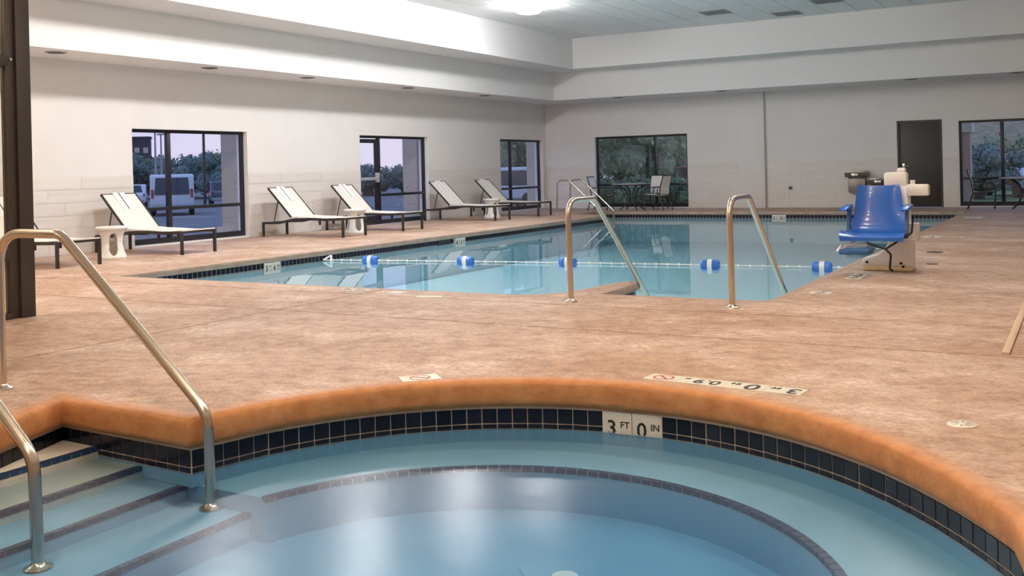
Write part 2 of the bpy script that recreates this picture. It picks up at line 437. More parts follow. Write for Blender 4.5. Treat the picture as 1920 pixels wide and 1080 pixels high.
# stepped soffits round the room (two tiers), pilaster
X1, X2, Y1, Y2 = -12.75, -11.78, 24.68, 23.95
XR1, XR2, YN1, YN2 = 2.5, 1.5, -4.4, -3.6
def ring(name, xi0, xi1, yi0, yi1, z0, z1):
    mb = MB(); mb.box(XL, xi0, YN, YB, z0, z1); mb.box(xi1, XR, YN, YB, z0, z1); mb.box(xi0, xi1, yi1, YB, z0, z1); mb.box(xi0, xi1, YN, yi0, z0, z1)
    tag(mb.build(name, 'soffit_paint'), kind='structure')
ring('trim_1', X1, XR1, YN1, Y1, Z1, Z2+.02)
ring('trim_2', X2, XR2, YN2, Y2, Z2, Z3+.02)
tag(MB().box(-8.0, -7.31, YB-.13, YB, 0, Z1).build('trim_3', 'wall_paint', bevel=.006), kind='structure')
# ceiling: plain deck above, lay-in tiles below
ce = tag(MB().box(X2-.05, XR2+.05, YN2-.05, Y2+.05, Z3, Z3+.1).build('ceiling', 'ceiling_grid'), kind='structure')
tm = MB().box(.006, .604, .006, 1.214, -.012, 0).mesh('ceiling_tile', 'ceiling_tile', bevel=.004, seg=1)
nx = int((XR2-X2)/.61); far = MB()
for i in range(nx+1):
    for j in range(23):
        x = X2+.61*i; y = Y2-1.22*(j+1)
        if x+.61 > XR2+.02 or y < YN2: continue
        if j < 9 and x < -1.2: obj('ceiling_tile', tm, ce, (x, y, Z3))
        else: far.box(x+.006, x+.604, y+.006, y+1.214, Z3-.012, Z3)
tag(far.build('ceiling_tiles_overhead', 'ceiling_tile', ce), kind='stuff')

# ------------------------------------------------------------------ windows and doors
def window(name, axis, plane, u0, u1, z0, z1, mull, rails, fmat='window_frame_dark', skip=None, out=-1):
    """axis 0: wall x=const, outside towards -x; axis 1: wall y=const, outside towards +y"""
    w = tag(empty(name), kind='structure')
    d0, d1 = (plane-.17, plane-.10) if axis == 0 else (plane+.10, plane+.17)
    def B(nm, a0, a1, c0, c1, e=0, m=fmat, par=w, bev=.004):
        mb = MB()
        if axis == 0: mb.box(d0-e, d1+e, a0, a1, c0, c1)
        else: mb.box(a0, a1, d0-e, d1+e, c0, c1)
        return mb.build(nm, m, par, bevel=bev)
    t = .055
    fr = MB()
    def fb(a0, a1, c0, c1):
        if axis == 0: fr.box(d0, d1, a0, a1, c0, c1)
        else: fr.box(a0, a1, d0, d1, c0, c1)
    fb(u0, u1, z0, z0+.10); fb(u0, u1, z1-t, z1); fb(u0, u0+t, z0+.10, z1-t); fb(u1-t, u1, z0+.10, z1-t)
    fr.build('frame', fmat, w)
    us = [u0+t]
    for m_ in mull:
        B('mullion', m_-.04, m_+.04, z0+.10, z1-t); us += [m_-.04, m_+.04]
    us.append(u1-t)
    for k in range(0, len(us), 2):
        a, b = us[k], us[k+1]
        if skip == k//2: continue
        zz = [z0+.10]
        for rz in rails:
            B('rail', a, b, rz-.03, rz+.03); zz += [rz-.03, rz+.03]
        zz.append(z1-t)
        for j in range(0, len(zz), 2):
            mb = MB(); c = (d0+d1)/2
            if axis == 0: mb.box(c-.004, c+.004, a, b, zz[j], zz[j+1])
            else: mb.box(a, b, c-.004, c+.004, zz[j], zz[j+1])
            mb.build('pane', 'window_glass', w)
    return w, us
window('window_1', 0, XL, 11.40, 14.05, .03, 2.005, [12.26], [.63])
window('window_2', 0, XL, 17.46, 20.09, .0, 2.005, [18.28], [.66], skip=0)
window('window_3', 0, XL, 23.54, 26.00, .03, 2.01, [24.29], [.64])
window('window_4', 1, YB, -12.25, -9.47, .03, 2.04, [-10.44], [.66], fmat='window_frame_dark')
window('window_5', 1, YB, -2.64, 1.6, .03, 2.075, [-1.71, -.3], [.69], fmat='window_frame_dark')
# glazed exit door beside the fixed light of window_2
d = tag(empty('door_2', (XL-.135, 17.53, 0)), kind='structure')
fr = MB(); fr.box(-.025, .025, 0, .70, .02, .20).box(-.025, .025, 0, .70, 1.84, 1.93).box(-.025, .025, 0, .06, .2, 1.84).box(-.025, .025, .62, .70, .2, 1.84)
fr.build('leaf_frame', 'window_frame_dark', d, bevel=.004)
MB().box(-.004, .004, .06, .62, .2, 1.84).build('pane', 'window_glass', d)
pb = MB().box(.03, .085, .02, .60, 1.0, 1.07).build('panic_bar', 'lamp_post', d, bevel=.012)
MB().box(.026, .09, .58, .69, .95, 1.17).build('latch_box', 'lamp_post', d, bevel=.01)
# dark steel door in the back wall
d = tag(empty('door_1', ((DOOR_B[0]+DOOR_B[1])/2, YB, 0)), kind='structure'); hw = (DOOR_B[1]-DOOR_B[0])/2
MB().box(-hw, -hw+.05, -.012, .12, 0, 2.13).box(hw-.05, hw, -.012, .12, 0, 2.13).box(-hw+.05, hw-.05, -.012, .12, 2.08, 2.13).build('door_frame', 'bronze_frame', d)
lf = MB().box(-hw+.054, hw-.054, .02, .065, .01, 2.076).build('door_leaf', 'door_paint', d, bevel=.003)
h = MB(); h.tube([(-hw+.14, .018, 1.02), (-hw+.14, -.045, 1.02), (-hw+.28, -.05, 1.02)], .012); h.lathe([(.03, 0), (.03, .008)], 16, (0, 0, 0))
hh = MB().tube(fillet([(-hw+.14, .018, 1.02), (-hw+.14, -.045, 1.02), (-hw+.28, -.05, 1.01)], .02), .013).build('door_handle', 'stainless', lf, smooth=True)
MB().box(-hw+.11, -hw+.17, .008, .02, .96, 1.08).build('handle_plate', 'stainless', lf, bevel=.003)
# small dark hose connection on the back wall
t = tag(empty('hose_outlet', (-6.68, YB-.01, .52)), 'small dark hose outlet on the back wall right of the pilaster', 'outlet')
MB().box(-.05, .05, -.008, 0, -.04, .05).build('wall_plate', 'fountain_metal', t, bevel=.003)
MB().tube([(0, -.008, 0), (0, -.06, 0), (0, -.075, -.04)], .018).build('spout', 'dark_metal', t, smooth=True)

# ------------------------------------------------------------------ swimming pool
PW = -.165
sp = tag(empty('swimming_pool', (-6.2, 16, 0)), 'large rectangular swimming pool with blue water and dark tiled waterline', 'pool')
def child(mb, name, material, par, **k):
    o = mb.build(name, material, **k); o.parent = par; o.matrix_parent_inverse = Matrix.Translation(-Vector(par.location)); return o
V, F = sweep(POOL, [(CW_P, 0), (.020, 0), (.006, -.006), (0, -.02), (0, -.062), (.01, -.075), (.05, -.078)])
child(MB().add(V, F), 'coping', 'pool_coping', sp, smooth=True)
PWALL = offset_loop(POOL, .045)
mb = MB(); V, F = sweep(PWALL, [(0, -.07), (0, -.75)]); mb.add(V, F); V, F = fill(PWALL, [], -.75); mb.add(V, F)
child(mb, 'basin', 'pool_plaster', sp)
# waterline tiles, a few pixels each: joined
mb = MB(); gm = MB(); PT = .083
def tile_run(a, b, z0, z1, skip=()):
    a = Vector(a); b = Vector(b); L = (b-a).length; dd = (b-a)/L; nn = Vector((-dd.y, dd.x)); k = max(1, int(round(L/PT))); w = L/k
    for i in range(k):
        s = (i+.5)*w
        if any(p0 < s < p1 for p0, p1 in skip): continue
        p = a+dd*(i*w+.005); q_ = a+dd*((i+1)*w-.005); n_ = nn*.006
        mb.add([(p.x, p.y, z0), (q_.x, q_.y, z0), (q_.x, q_.y, z1), (p.x, p.y, z1), (p.x+n_.x, p.y+n_.y, z0), (q_.x+n_.x, q_.y+n_.y, z0), (q_.x+n_.x, q_.y+n_.y, z1), (p.x+n_.x, p.y+n_.y, z1)],
               [(4, 5, 6, 7), (0, 4, 7, 3), (1, 2, 6, 5), (3, 7, 6, 2), (0, 1, 5, 4)])
for i in range(len(PWALL)):
    a, b = PWALL[i], PWALL[(i+1) % len(PWALL)]
    sk = ()
    if abs(a[0]+10.145) < .01 and abs(b[0]+10.145) < .01 and b[1] < 9: L0 = a[1]; sk = ((L0-10.87, L0-10.55), (L0-15.84, L0-15.50))
    if abs(a[1]-24.165) < .01 and abs(b[1]-24.165) < .01 and b[0] < -9: sk = ((a[0]+6.28, a[0]+6.63),)
    for r in range(1): tile_run(a, b, -.083-(r+1)*PT+.004, -.083-r*PT-.004, sk)
tag(child(mb, 'waterline_tiles', 'navy_tile', sp, recalc=False), kind='stuff')
V, F = sweep(PWALL, [(-.0015, -.078), (-.0015, -.178)]); child(MB().add(V, F), 'tile_grout', 'grout', sp)
# white depth markers set in the waterline
def wall_marker(par, pos, rz, words, w=.16, low=None):
    t = empty('depth_marker_tiles', tuple(Vector(pos)-Vector(par.location)), rz, par)
    for k, (big, small) in enumerate(words):
        x = (k-(len(words)-1)/2)*w
        ti = MB().box(x-w/2+.002, x+w/2-.002, -.008, 0, -w/2 if low is None else low, w/2).build('marker_tile', 'marker_tile', t)
        for s_, sz, ox, oz in ((big, .115, -.030, -.004), (small, .05, .045, .018)):
            me = text_mesh(s_, sz, 'black_print')
            if low is not None:
                me = me.copy()
                for v in me.vertices: v.co.y = max(v.co.y, low-oz+.004)
            l_ = obj('lettering', me, ti, (x+ox, -.0085, oz)); l_.rotation_euler.x = PI/2
    return t
wall_marker(sp, (-10.137, 10.71, -.163), -PI/2+PI, [('3', 'FT'), ('6', 'IN')])
wall_marker(sp, (-10.137, 15.67, -.163), PI/2, [('4', 'FT'), ('6', 'IN')])
wall_marker(sp, (-6.455, 24.157, -.163), 0, [('5', 'FT'), ('0', 'IN')], .17)
# entry steps between the near rails, skimmer mouth in the left wall
st = MB()
for k in range(3): st.box(-3.92, -2.31, 8.34+.3*k, 8.66+.3*k, -.74, -.28-.14*k)
child(st, 'entry_steps', 'pool_plaster', sp)
child(MB().box(-10.15, -10.132, 14.95, 15.35, -.17, -.085), 'skimmer_mouth', 'dark_recess', sp)
wtr = MB().prism(offset_loop(POOL, .05), -.80, PW).build('pool_water', 'pool_water'); tag(wtr, 'calm blue-green water filling the large swimming pool', 'water', kind='stuff')

# ------------------------------------------------------------------ hot tub
TW = -.267
tub = tag(empty('hot_tub', (-2.03, 3.11, 0)), 'round sunken hot tub with terracotta coping and navy tile band, in the foreground', 'hot tub')
prof = [(CW_T, 0), (.15, 0), (.11, 0), (.07, 0), (.035, -.001), (.020, -.005), (.008, -.014), (.001, -.028), (0, -.06), (.001, -.11), (.006, -.128), (.016, -.137), (.05, -.152), (.062, -.164)]
seal = [0, .02, .18, .50, .78, .95, 1, 1, 1, 1, 1, 1, 1, 1]
V, F = sweep(TUB, prof)
cp = child(MB().add(V, F), 'coping', 'coping', tub, smooth=True, recalc=False)
at = cp.data.attributes.new('seal', 'FLOAT', 'POINT'); n_ = len(TUB)
for i, s_ in enumerate(seal):
    for k in range(n_): at.data[i*n_+k].value = s_
TWALL = offset_loop(TUB, .06)
BZ, FZ, BR = -.35, -.56, 1.36
bench = [(TC.x+BR*math.cos(math.radians(-100+k*265.1/80)), TC.y+BR*math.sin(math.radians(-100+k*265.1/80))) for k in range(81)]+[(-4.95, 3.46), (-4.95, 1.771)]
mb = MB(); V, F = sweep(TWALL, [(0, -.135), (0, BZ)]); mb.add(V, F); V, F = fill(TWALL, [bench], BZ); mb.add(V, F)
V, F = sweep(bench, [(0, BZ), (0, FZ)]); mb.add(V, F); V, F = fill(bench, [], FZ); mb.add(V, F)
child(mb, 'basin', 'plaster', tub)
V, F = sweep(TWALL, [(-.0015, -.160), (-.0015, -.286)]); child(MB().add(V, F), 'tile_grout', 'grout', tub)
# individual waterline tiles in two rows, following the wall
TP_ = .085
tile_me = MB().box(-TP_/2+.003, TP_/2-.003, -.007, 0, .003, TP_-.003).mesh('tile', 'navy_tile', bevel=.002, seg=1)
tile_low = MB().box(-TP_/2+.003, TP_/2-.003, -.007, 0, .003, .030-.003).mesh('tile', 'navy_tile', bevel=.002, seg=1)
def run_tiles(P, closed_from, closed_to, skip=None):
    """walk a polyline and lay tiles one pitch apart; skip=(s0,s1) leaves room for the marker"""
    S = [0]
    for a, b in zip(P, P[1:]): S.append(S[-1]+math.dist(a, b))
    n = int(round(S[-1]/TP_)); w = S[-1]/n; out = []
    for i in range(n):
        s = (i+.5)*w; k = max(j for j in range(len(S)-1) if S[j] <= s); u = (s-S[k])/(S[k+1]-S[k]); a = Vector(P[k]); b = Vector(P[k+1]); p = a+(b-a)*u
        ang = math.atan2(b.y-a.y, b.x-a.x); out.append((p, ang))
    return out
iA = 0; N_ = len(TWALL); arc = TWALL[4:64]; tail = TWALL[60:]
# arc, walked from the right-hand end to the corner beside the steps; then the side and back of the alcove
k0 = next(i for i in range(4, 64) if math.atan2(TUB[i][1]-TC.y, TUB[i][0]-TC.x) > math.radians(-25))
path1 = TWALL[k0:]; path2 = [TWALL[-1], TWALL[0]]; path3 = [TWALL[0], TWALL[1], TWALL[2]]
mk_c = Vector((-2.105, 4.975)); mk = []
for P in (path1, path2, path3):
    for p, ang in run_tiles(P, 0, 0):
        if (p-mk_c).length < .172: mk.append((p, ang)); continue
        for r in range(2):
            o = obj('tile', (tile_me, tile_low)[r], tub, tuple(Vector((p.x, p.y, (-.168-TP_, -.168-TP_-.030)[r]))-Vector((tub.location.x, tub.location.y, 0))), ang+PI)
if mk:
    c = sum((p for p, a in mk), Vector((0, 0)))/len(mk); vv = sum((Vector((math.cos(a), math.sin(a))) for p, a in mk), Vector((0, 0))); ang = math.atan2(vv.y, vv.x)
    wm = wall_marker(tub, (c.x, c.y, -.168-TP_), ang+PI, [('3', 'FT'), ('0', 'IN')], TP_*len(mk)/2, -.030)
    inw = Vector((math.cos(ang+PI/2), math.sin(ang+PI/2))); wm.location.x += inw.x*.004; wm.location.y += inw.y*.004
# steps in the alcove with navy nosing strips
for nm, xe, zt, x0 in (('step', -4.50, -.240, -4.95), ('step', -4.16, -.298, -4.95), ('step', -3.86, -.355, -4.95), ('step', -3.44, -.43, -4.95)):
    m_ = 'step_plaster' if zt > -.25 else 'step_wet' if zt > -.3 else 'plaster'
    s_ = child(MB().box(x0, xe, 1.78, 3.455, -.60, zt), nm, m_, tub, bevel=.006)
    nb = MB(); y = 3.45
    while y > 1.83: nb.box(xe-.032, xe+.003, y-.052, y, zt-.02, zt+.003); y -= .056
    o = nb.build('nosing_strip', 'navy_trim'); o.parent = s_
nb = MB(); n = 150
for k in range(n):
    a0 = 2*PI*k/n; a1 = 2*PI*(k+.9)/n; vs = []
    p_ = Vector((math.cos(a0), math.sin(a0)))*BR+TC
    if p_.x < -2.27 and p_.y < 3.46: continue
    for r_, z in ((BR-.003, BZ+.003), (BR+.036, BZ+.003), (BR+.036, BZ-.01), (BR-.003, BZ-.02)):
        for a in (a0, a1): vs.append((TC.x+r_*math.cos(a), TC.y+r_*math.sin(a), z))
    nb.add(vs, [(0, 1, 3, 2), (2, 3, 5, 4), (6, 7, 1, 0), (0, 2, 4, 6), (1, 7, 5, 3)])
child(nb, 'bench_trim', 'navy_trim', tub)
# floor drain
dr = MB().box(-.16, .16, -.16, .16, 0, .012).build('drain_cover', 'plaster', bevel=.004); dr.parent = tub; dr.location = (.11, .60, FZ); dr.rotation_euler.z = .75
MB().lathe([(.055, .012), (.055, .016)], 20).build('drain_cap', 'white_print', dr)
sk = MB().prism(offset_loop(TUB, .065), -.62, TW).build('hot_tub_water', 'tub_water'); tag(sk, 'milky blue water filling the round hot tub', 'water', kind='stuff')

# ------------------------------------------------------------------ handrails
def handrail(label, path, rad, r, feet, group, name='handrail'):
    t = tag(empty(name, tuple(feet[0])), label, 'handrail', group); L = Vector(feet[0])
    MB().tube([Vector(p)-L for p in fillet(path, rad, 7)], r, 16).build('rail_tube', 'stainless', t, smooth=True)
    for f in feet: MB().lathe([(r*2.3, 0), (r*2.2, .008), (r*1.3, .018), (r*1.05, .03)], 20, tuple(Vector(f)-L)).build('flange', 'stainless', t, smooth=True)
    return t
for yy, dx, lab in ((3.42, 0, 'brushed steel hot tub handrail, the farther of the pair, arching over the steps'), (2.57, -.09, 'brushed steel hot tub handrail cut off by the left picture edge')):
    handrail(lab, [(-5.27+dx, yy, 0), (-5.27+dx, yy, .87), (-4.73+dx, yy, .87), (-3.67+dx, yy, .02), (-3.66+dx, yy, -.425)], {1: .20, 2: .16, 3: .16}, .0255,
             [(-5.27+dx, yy, 0), (-3.66+dx, yy, -.43)], 'hot tub handrails')
for xx, dy, lab in ((-3.89, 0, 'steel pool handrail beside the rounded deck tongue'), (-2.49, .09, 'steel pool handrail nearest the pool lift, its foot on the near deck')):
    handrail(lab, [(xx, 7.76+dy, 0), (xx, 7.74+dy, .88), (xx, 8.27+dy, .88), (xx, 9.47+dy, -.15), (xx, 9.62+dy, -.28)], {1: .16, 2: .10, 3: .1}, .025,
             [(xx, 7.76+dy, 0)], 'pool entry handrails')
for yy, dx, lab in ((22.95, 0, 'thin steel handrail at the far left pool corner, nearer of the two'), (23.75, -.02, 'thin steel handrail at the far left pool corner, farther of the two')):
    handrail(lab, [(-11.85+dx, yy, 0), (-11.83+dx, yy, .86), (-11.5+dx, yy, .86), (-10.6+dx, yy, .05), (-10.6+dx, yy, -.6)], {1: .2, 2: .14, 3: .1}, .023,
             [(-11.85+dx, yy, 0)], 'far corner handrails')

# ------------------------------------------------------------------ safety rope with floats
ro = tag(empty('safety_rope', (-6.2, 12.3, PW)), 'white safety rope with blue and white floats stretched across the pool', 'rope')
A = Vector((-10.11, 11.80, PW+.02)); B_ = Vector((-2.36, 12.72, PW+.02)); Lo = Vector(ro.location)
def ropep(u):
    p = A.lerp(B_, u); p.y += .12*math.sin(PI*u); return p-Lo
MB().tube([ropep(k/40) for k in range(41)], .007, 6).build('rope', 'white_plastic', ro, smooth=True)
bm_ = MB(); u = .02
ico = [Vector((math.cos(a)*math.cos(b), math.sin(a)*math.cos(b), math.sin(b))) for b in (-1.2, -.4, .4, 1.2) for a in [k*PI/3 for k in range(6)]]
while u < .985:
    p = ropep(u); bm_.add([p+q_*.018 for q_ in ico], [(r*6+k, r*6+(k+1) % 6, (r+1)*6+(k+1) % 6, (r+1)*6+k) for r in range(3) for k in range(6)]); u += .02
tag(bm_.build('small_floats', 'white_plastic', ro, smooth=True), kind='stuff')
ang = math.atan2(B_.y-A.y, B_.x-A.x)
prof_b = [(.012, -.125), (.05, -.12), (.066, -.10), (.07, -.06), (.066, -.045), (.07, -.03), (.066, -.02)]
half = MB().lathe(prof_b, 20); hm = MB(); hm.v = [(z, x, y) for x, y, z in half.v]; hm.f = half.f
hmesh = hm.mesh('float_end', 'buoy_blue', smooth=True)
bnd = MB().lathe([(.066, -.03), (.074, -.03), (.074, .03), (.066, .03)], 20); bb = MB(); bb.v = [(z, x, y) for x, y, z in bnd.v]; bb.f = bnd.f; bmesh_ = bb.mesh('white_band', 'white_plastic', smooth=True)
for x in (-9.31, -7.78, -6.24, -4.27, -2.87):
    u = (x-A.x)/(B_.x-A.x); f_ = empty('float', tuple(ropep(u)), ang, ro)
    obj('float_end', hmesh, f_); obj('float_end', hmesh, f_, None, PI); obj('white_band', bmesh_, f_)
hk = MB().tube(fillet([(-10.11, 11.80, PW+.02), (-10.0, 11.86, PW+.09), (-9.97, 11.80, PW+.0)], .02), .014, 8).build('rope_hook', 'white_plastic', ro, smooth=True); hk.location = -Lo

# ------------------------------------------------------------------ loungers
def make_lounger():
    t = empty('chaise_lounge')
    W2 = .325; fr = MB()
    side = [(-.97, .255), (-.55, .265), (-.20, .325), (.20, .335), (.55, .325), (.97, .335)]
    for s in (-1, 1):
        for a, b in zip(side, side[1:]): fr.bar((a[0], s*W2, a[1]), (b[0], s*W2, b[1]), .03, .045)
    for x, z in ((-.97, .255), (.97, .335), (-.2, .32)): fr.bar((x, -W2, z), (x, W2, z), .03, .03)
    fr.build('frame', 'dark_metal', t)
    for x, z in ((-.97, .25), (.97, .335)):
        for s in (-1, 1): MB().box(x-.022, x+.022, s*W2-.018, s*W2+.018, 0, z+.02).build('leg', 'dark_metal', t, bevel=.004)
    for s in (-1, 1): MB().box(.30, .335, s*W2*.6-.014, s*W2*.6+.014, .22, .33).build('under_brace', 'dark_metal', t)
    st = MB(); MBc = []
    prof = [(-.26, .385), (-.05, .372), (.2, .368), (.5, .355), (.72, .352), (.90, .368), (.99, .372)]
    def slab(pr, w, th):
        m = MB(); n = len(pr)
        for s in (-w, w):
            for dz in (0, -th): m.v += [(x, s, z+dz) for x, z in pr]
        for i in range(n-1):
            a, b, c, d_ = i, n+i, 2*n+i, 3*n+i
            m.f += [(a, a+1, c+1, c), (b, d_, d_+1, b+1), (a, b, b+1, a+1), (c, c+1, d_+1, d_)]
        m.f += [(0, 2*n, 3*n, n), (n-1, 2*n-1, 4*n-1, 3*n-1)]
        return m
    slab(prof, W2-.005, .016).build('seat_sling', 'sling', t, smooth=True)
    b0 = Vector((-.27, 0, .385)); b1 = Vector((-.83, 0, .93)); dv = (b1-b0).normalized(); nv = Vector((dv.z, 0, -dv.x))
    bk = [(b0.x+(b1.x-b0.x)*u, b0.z+(b1.z-b0.z)*u+.0) for u in (0, .25, .5, .75, 1)]
    bs = slab(bk, W2-.012, .016).build('back_sling', 'sling', t, smooth=True)
    bf = MB()
    for s in (-1, 1): bf.bar((b0.x, s*W2, b0.z-.012), (b1.x, s*W2, b1.z-.012), .026, .03)
    bf.bar((b1.x, -W2, b1.z-.012), (b1.x, W2, b1.z-.012), .026, .026)
    bf.build('back_frame', 'dark_metal', t)
    sp_ = MB()
    for s in (-1, 1): sp_.tube([(-.60, s*W2*.93, .69), (-.72, s*W2*.93, .27)], .010, 8)
    sp_.build('back_prop', 'dark_metal', t)
    # two white head-rest strips hung over the top with a dark gap between
    for y0, y1 in ((-.11, -.012), (.012, .11)):
        p = [(b0.x+(b1.x-b0.x)*u, b0.z+(b1.z-b0.z)*u+.014) for u in (.52, .7, .85, 1.0)]+[(b1.x-.02, b1.z+.012), (b1.x-.03, b1.z-.06)]
        m = slab(p, (y1-y0)/2, .008); m.v = [(x, y+(y0+y1)/2, z) for x, y, z in m.v]; m.build('headrest_strip', 'sling_white', bs, smooth=True)
    p = [(b0.x+(b1.x-b0.x)*u, b0.z+(b1.z-b0.z)*u+.010) for u in (.54, 1.0)]
    slab(p, .008, .004).build('headrest_gap', 'dark_metal', bs)
    return t
proto = make_lounger()
LG = [(-12.72, 8.76, 'off-white sling lounger half hidden behind the dark screen post'), (-12.75, 10.88, 'off-white sling lounger in front of the window with the white van'),
      (-12.70, 14.57, 'off-white sling lounger on the wall between the van window and the glass door'), (-12.72, 16.44, 'off-white sling lounger just left of the glass exit door'),
      (-12.67, 19.92, 'off-white sling lounger just right of the glass exit door'), (-12.62, 21.90, 'off-white sling lounger farthest away, near the room corner')]
for i, (x, y, lab) in enumerate(LG):
    o = proto if i == 0 else copy_tree(proto)
    o.location = (x, y, 0); tag(o, lab, 'lounger', 'sun loungers along the left wall')

# ------------------------------------------------------------------ drum side tables
def make_stool():
    t = empty('drum_table'); n = 80; H = .47; prof = [(.20, 0), (.205, .02), (.175, .10), (.150, .22), (.155, .32), (.18, .40), (.205, .43)]
    vs = []; fs = []; rows = 44
    def rad(z):
        for (r0, z0), (r1, z1) in zip(prof, prof[1:]):
            if z0 <= z <= z1: return r0+(r1-r0)*(z-z0)/(z1-z0)
        return prof[-1][0]
    th = .018
    for layer in (0, 1):
        for j in range(rows+1):
            z = .43*j/rows
            for k in range(n): r_ = rad(z)-layer*th; vs.append((r_*math.cos(2*PI*k/n), r_*math.sin(2*PI*k/n), z))
    def hole(j, k):
        z = .43*(j+.5)/rows; a = ((k+.5)/n*4) % 1-.5
        return abs(a/.25)**2.4 + abs((z-.215)/.165)**2.4 < 1
    def idx(l, j, k): return l*(rows+1)*n+j*n+k % n
    for j in range(rows):
        for k in range(n):
            if hole(j, k): continue
            fs.append((idx(0, j, k), idx(0, j, k+1), idx(0, j+1, k+1), idx(0, j+1, k))); fs.append((idx(1, j, k+1), idx(1, j, k), idx(1, j+1, k), idx(1, j+1, k+1)))
            for (dj, dk, e0, e1) in ((0, 1, (j, k+1), (j+1, k+1)), (0, -1, (j+1, k), (j, k)), (1, 0, (j+1, k+1), (j+1, k)), (-1, 0, (j, k), (j, k+1))):
                if 0 <= j+dj < rows and hole(j+dj, k+dk): fs.append((idx(0, *e0), idx(1, *e0), idx(1, *e1), idx(0, *e1)))
    for k in range(n): fs.append((idx(0, 0, k), idx(1, 0, k), idx(1, 0, k+1), idx(0, 0, k+1)))
    MB().add(vs, fs).build('drum_body', 'white_plastic', t, smooth=True, recalc=False)
    MB().lathe([(.20, .425), (.215, .43), (.222, .445), (.222, .462), (.215, .47)], n).build('table_top', 'white_plastic', t, smooth=True)
    return t
pt = make_stool()
for i, (x, y, lab) in enumerate([(-12.42, 9.82, 'white drum side table nearest the dark screen post'), (-12.38, 15.42, 'white drum side table between the middle two loungers'), (-12.62, 21.0, 'white drum side table between the two farthest loungers')]):
    o = pt if i == 0 else copy_tree(pt)
    o.location = (x, y, 0); tag(o, lab, 'side table', 'white drum side tables'); o.rotation_euler.z = .25

# ------------------------------------------------------------------ patio sets
def make_chair():
    t = empty('patio_chair')          # faces +x
    W2 = .25
    for s in (-1, 1):
        MB().tube(fillet([(.22, s*W2, 0), (.24, s*W2, .44), (.20, s*W2, .60), (-.20, s*W2, .62)], .07), .014, 8).build('front_leg', 'dark_metal', t, smooth=True)
        MB().tube(fillet([(-.34, s*W2, 0), (-.22, s*W2, .38), (-.25, s*W2, .62), (-.34, s*W2, .92)], .12), .015, 8).build('back_leg', 'dark_metal', t, smooth=True)
        MB().bar((.23, s*W2, .40), (-.22, s*W2, .38), .02, .03).build('seat_rail', 'dark_metal', t)
    m = MB()
    def slab(pr, w, th):
        k = len(pr); m = MB()
        for s in (-w, w):
            for d_ in (0, th): m.v += [(x+(0 if True else 0), s, z-d_) for x, z in pr]
        for i in range(k-1):
            a, b, c, d_ = i, k+i, 2*k+i, 3*k+i; m.f += [(a, a+1, c+1, c), (b, d_, d_+1, b+1), (a, b, b+1, a+1), (c, c+1, d_+1, d_)]
        m.f += [(0, 2*k, 3*k, k), (k-1, 2*k-1, 4*k-1, 3*k-1)]; return m
    slab([(.24, .415), (.1, .395), (-.1, .385), (-.22, .40)], W2-.012, .012).build('seat', 'sling_white', t, smooth=True)
    MB().extr([(-.225, .42), (-.235, .60), (-.325, .90), (-.338, .90), (-.25, .60), (-.24, .42)], 1, -W2+.012, W2-.012).build('backrest', 'sling_white', t)
    MB().tube([(-.338, -W2, .915), (-.338, W2, .915)], .014, 8).build('top_bar', 'dark_metal', t)
    return t
def make_table(loc, lab):
    t = tag(empty('patio_table', loc), lab, 'table', 'round patio tables by the back windows')
    MB().lathe([(.50, .685), (.53, .69), (.535, .70), (.53, .712), (.50, .715)], 48).build('table_top', 'lamp_post', t, smooth=True)
    MB().lathe([(.522, .672), (.537, .672), (.537, .688), (.522, .688)], 48).build('rim', 'dark_metal', t)
    for k in range(4):
        a = PI/4+k*PI/2; c, s = math.cos(a), math.sin(a)
        MB().tube(fillet([(c*.42, s*.42, .68), (c*.16, s*.16, .55), (c*.10, s*.10, .32), (c*.20, s*.20, .12), (c*.36, s*.36, .01)], .2, 5), .017, 8).build('leg', 'dark_metal', t, smooth=True)
    MB().lathe([(.10, .30), (.12, .30), (.12, .33), (.10, .33)], 24).build('ring_brace', 'dark_metal', t)
make_table((-10.68, 25.1, 0), 'round patio table in front of the wide back window')
make_table((-1.20, 25.35, 0), 'round patio table at the right edge of the picture')
pc = make_chair()
for i, (x, y, a, lab) in enumerate([(-11.48, 24.95, .08, 'sling patio chair left of the table by the wide back window'), (-10.30, 25.75, -PI/2-.15, 'sling patio chair behind the table, its back to the wide window'),
                                    (-9.90, 24.95, PI-.12, 'sling patio chair right of the table by the wide back window'), (-2.05, 25.3, .05, 'sling patio chair beside the table at the right picture edge')]):
    o = pc if i == 0 else copy_tree(pc)
    o.location = (x, y, 0); o.rotation_euler.z = a; tag(o, lab, 'chair', 'sling patio chairs')

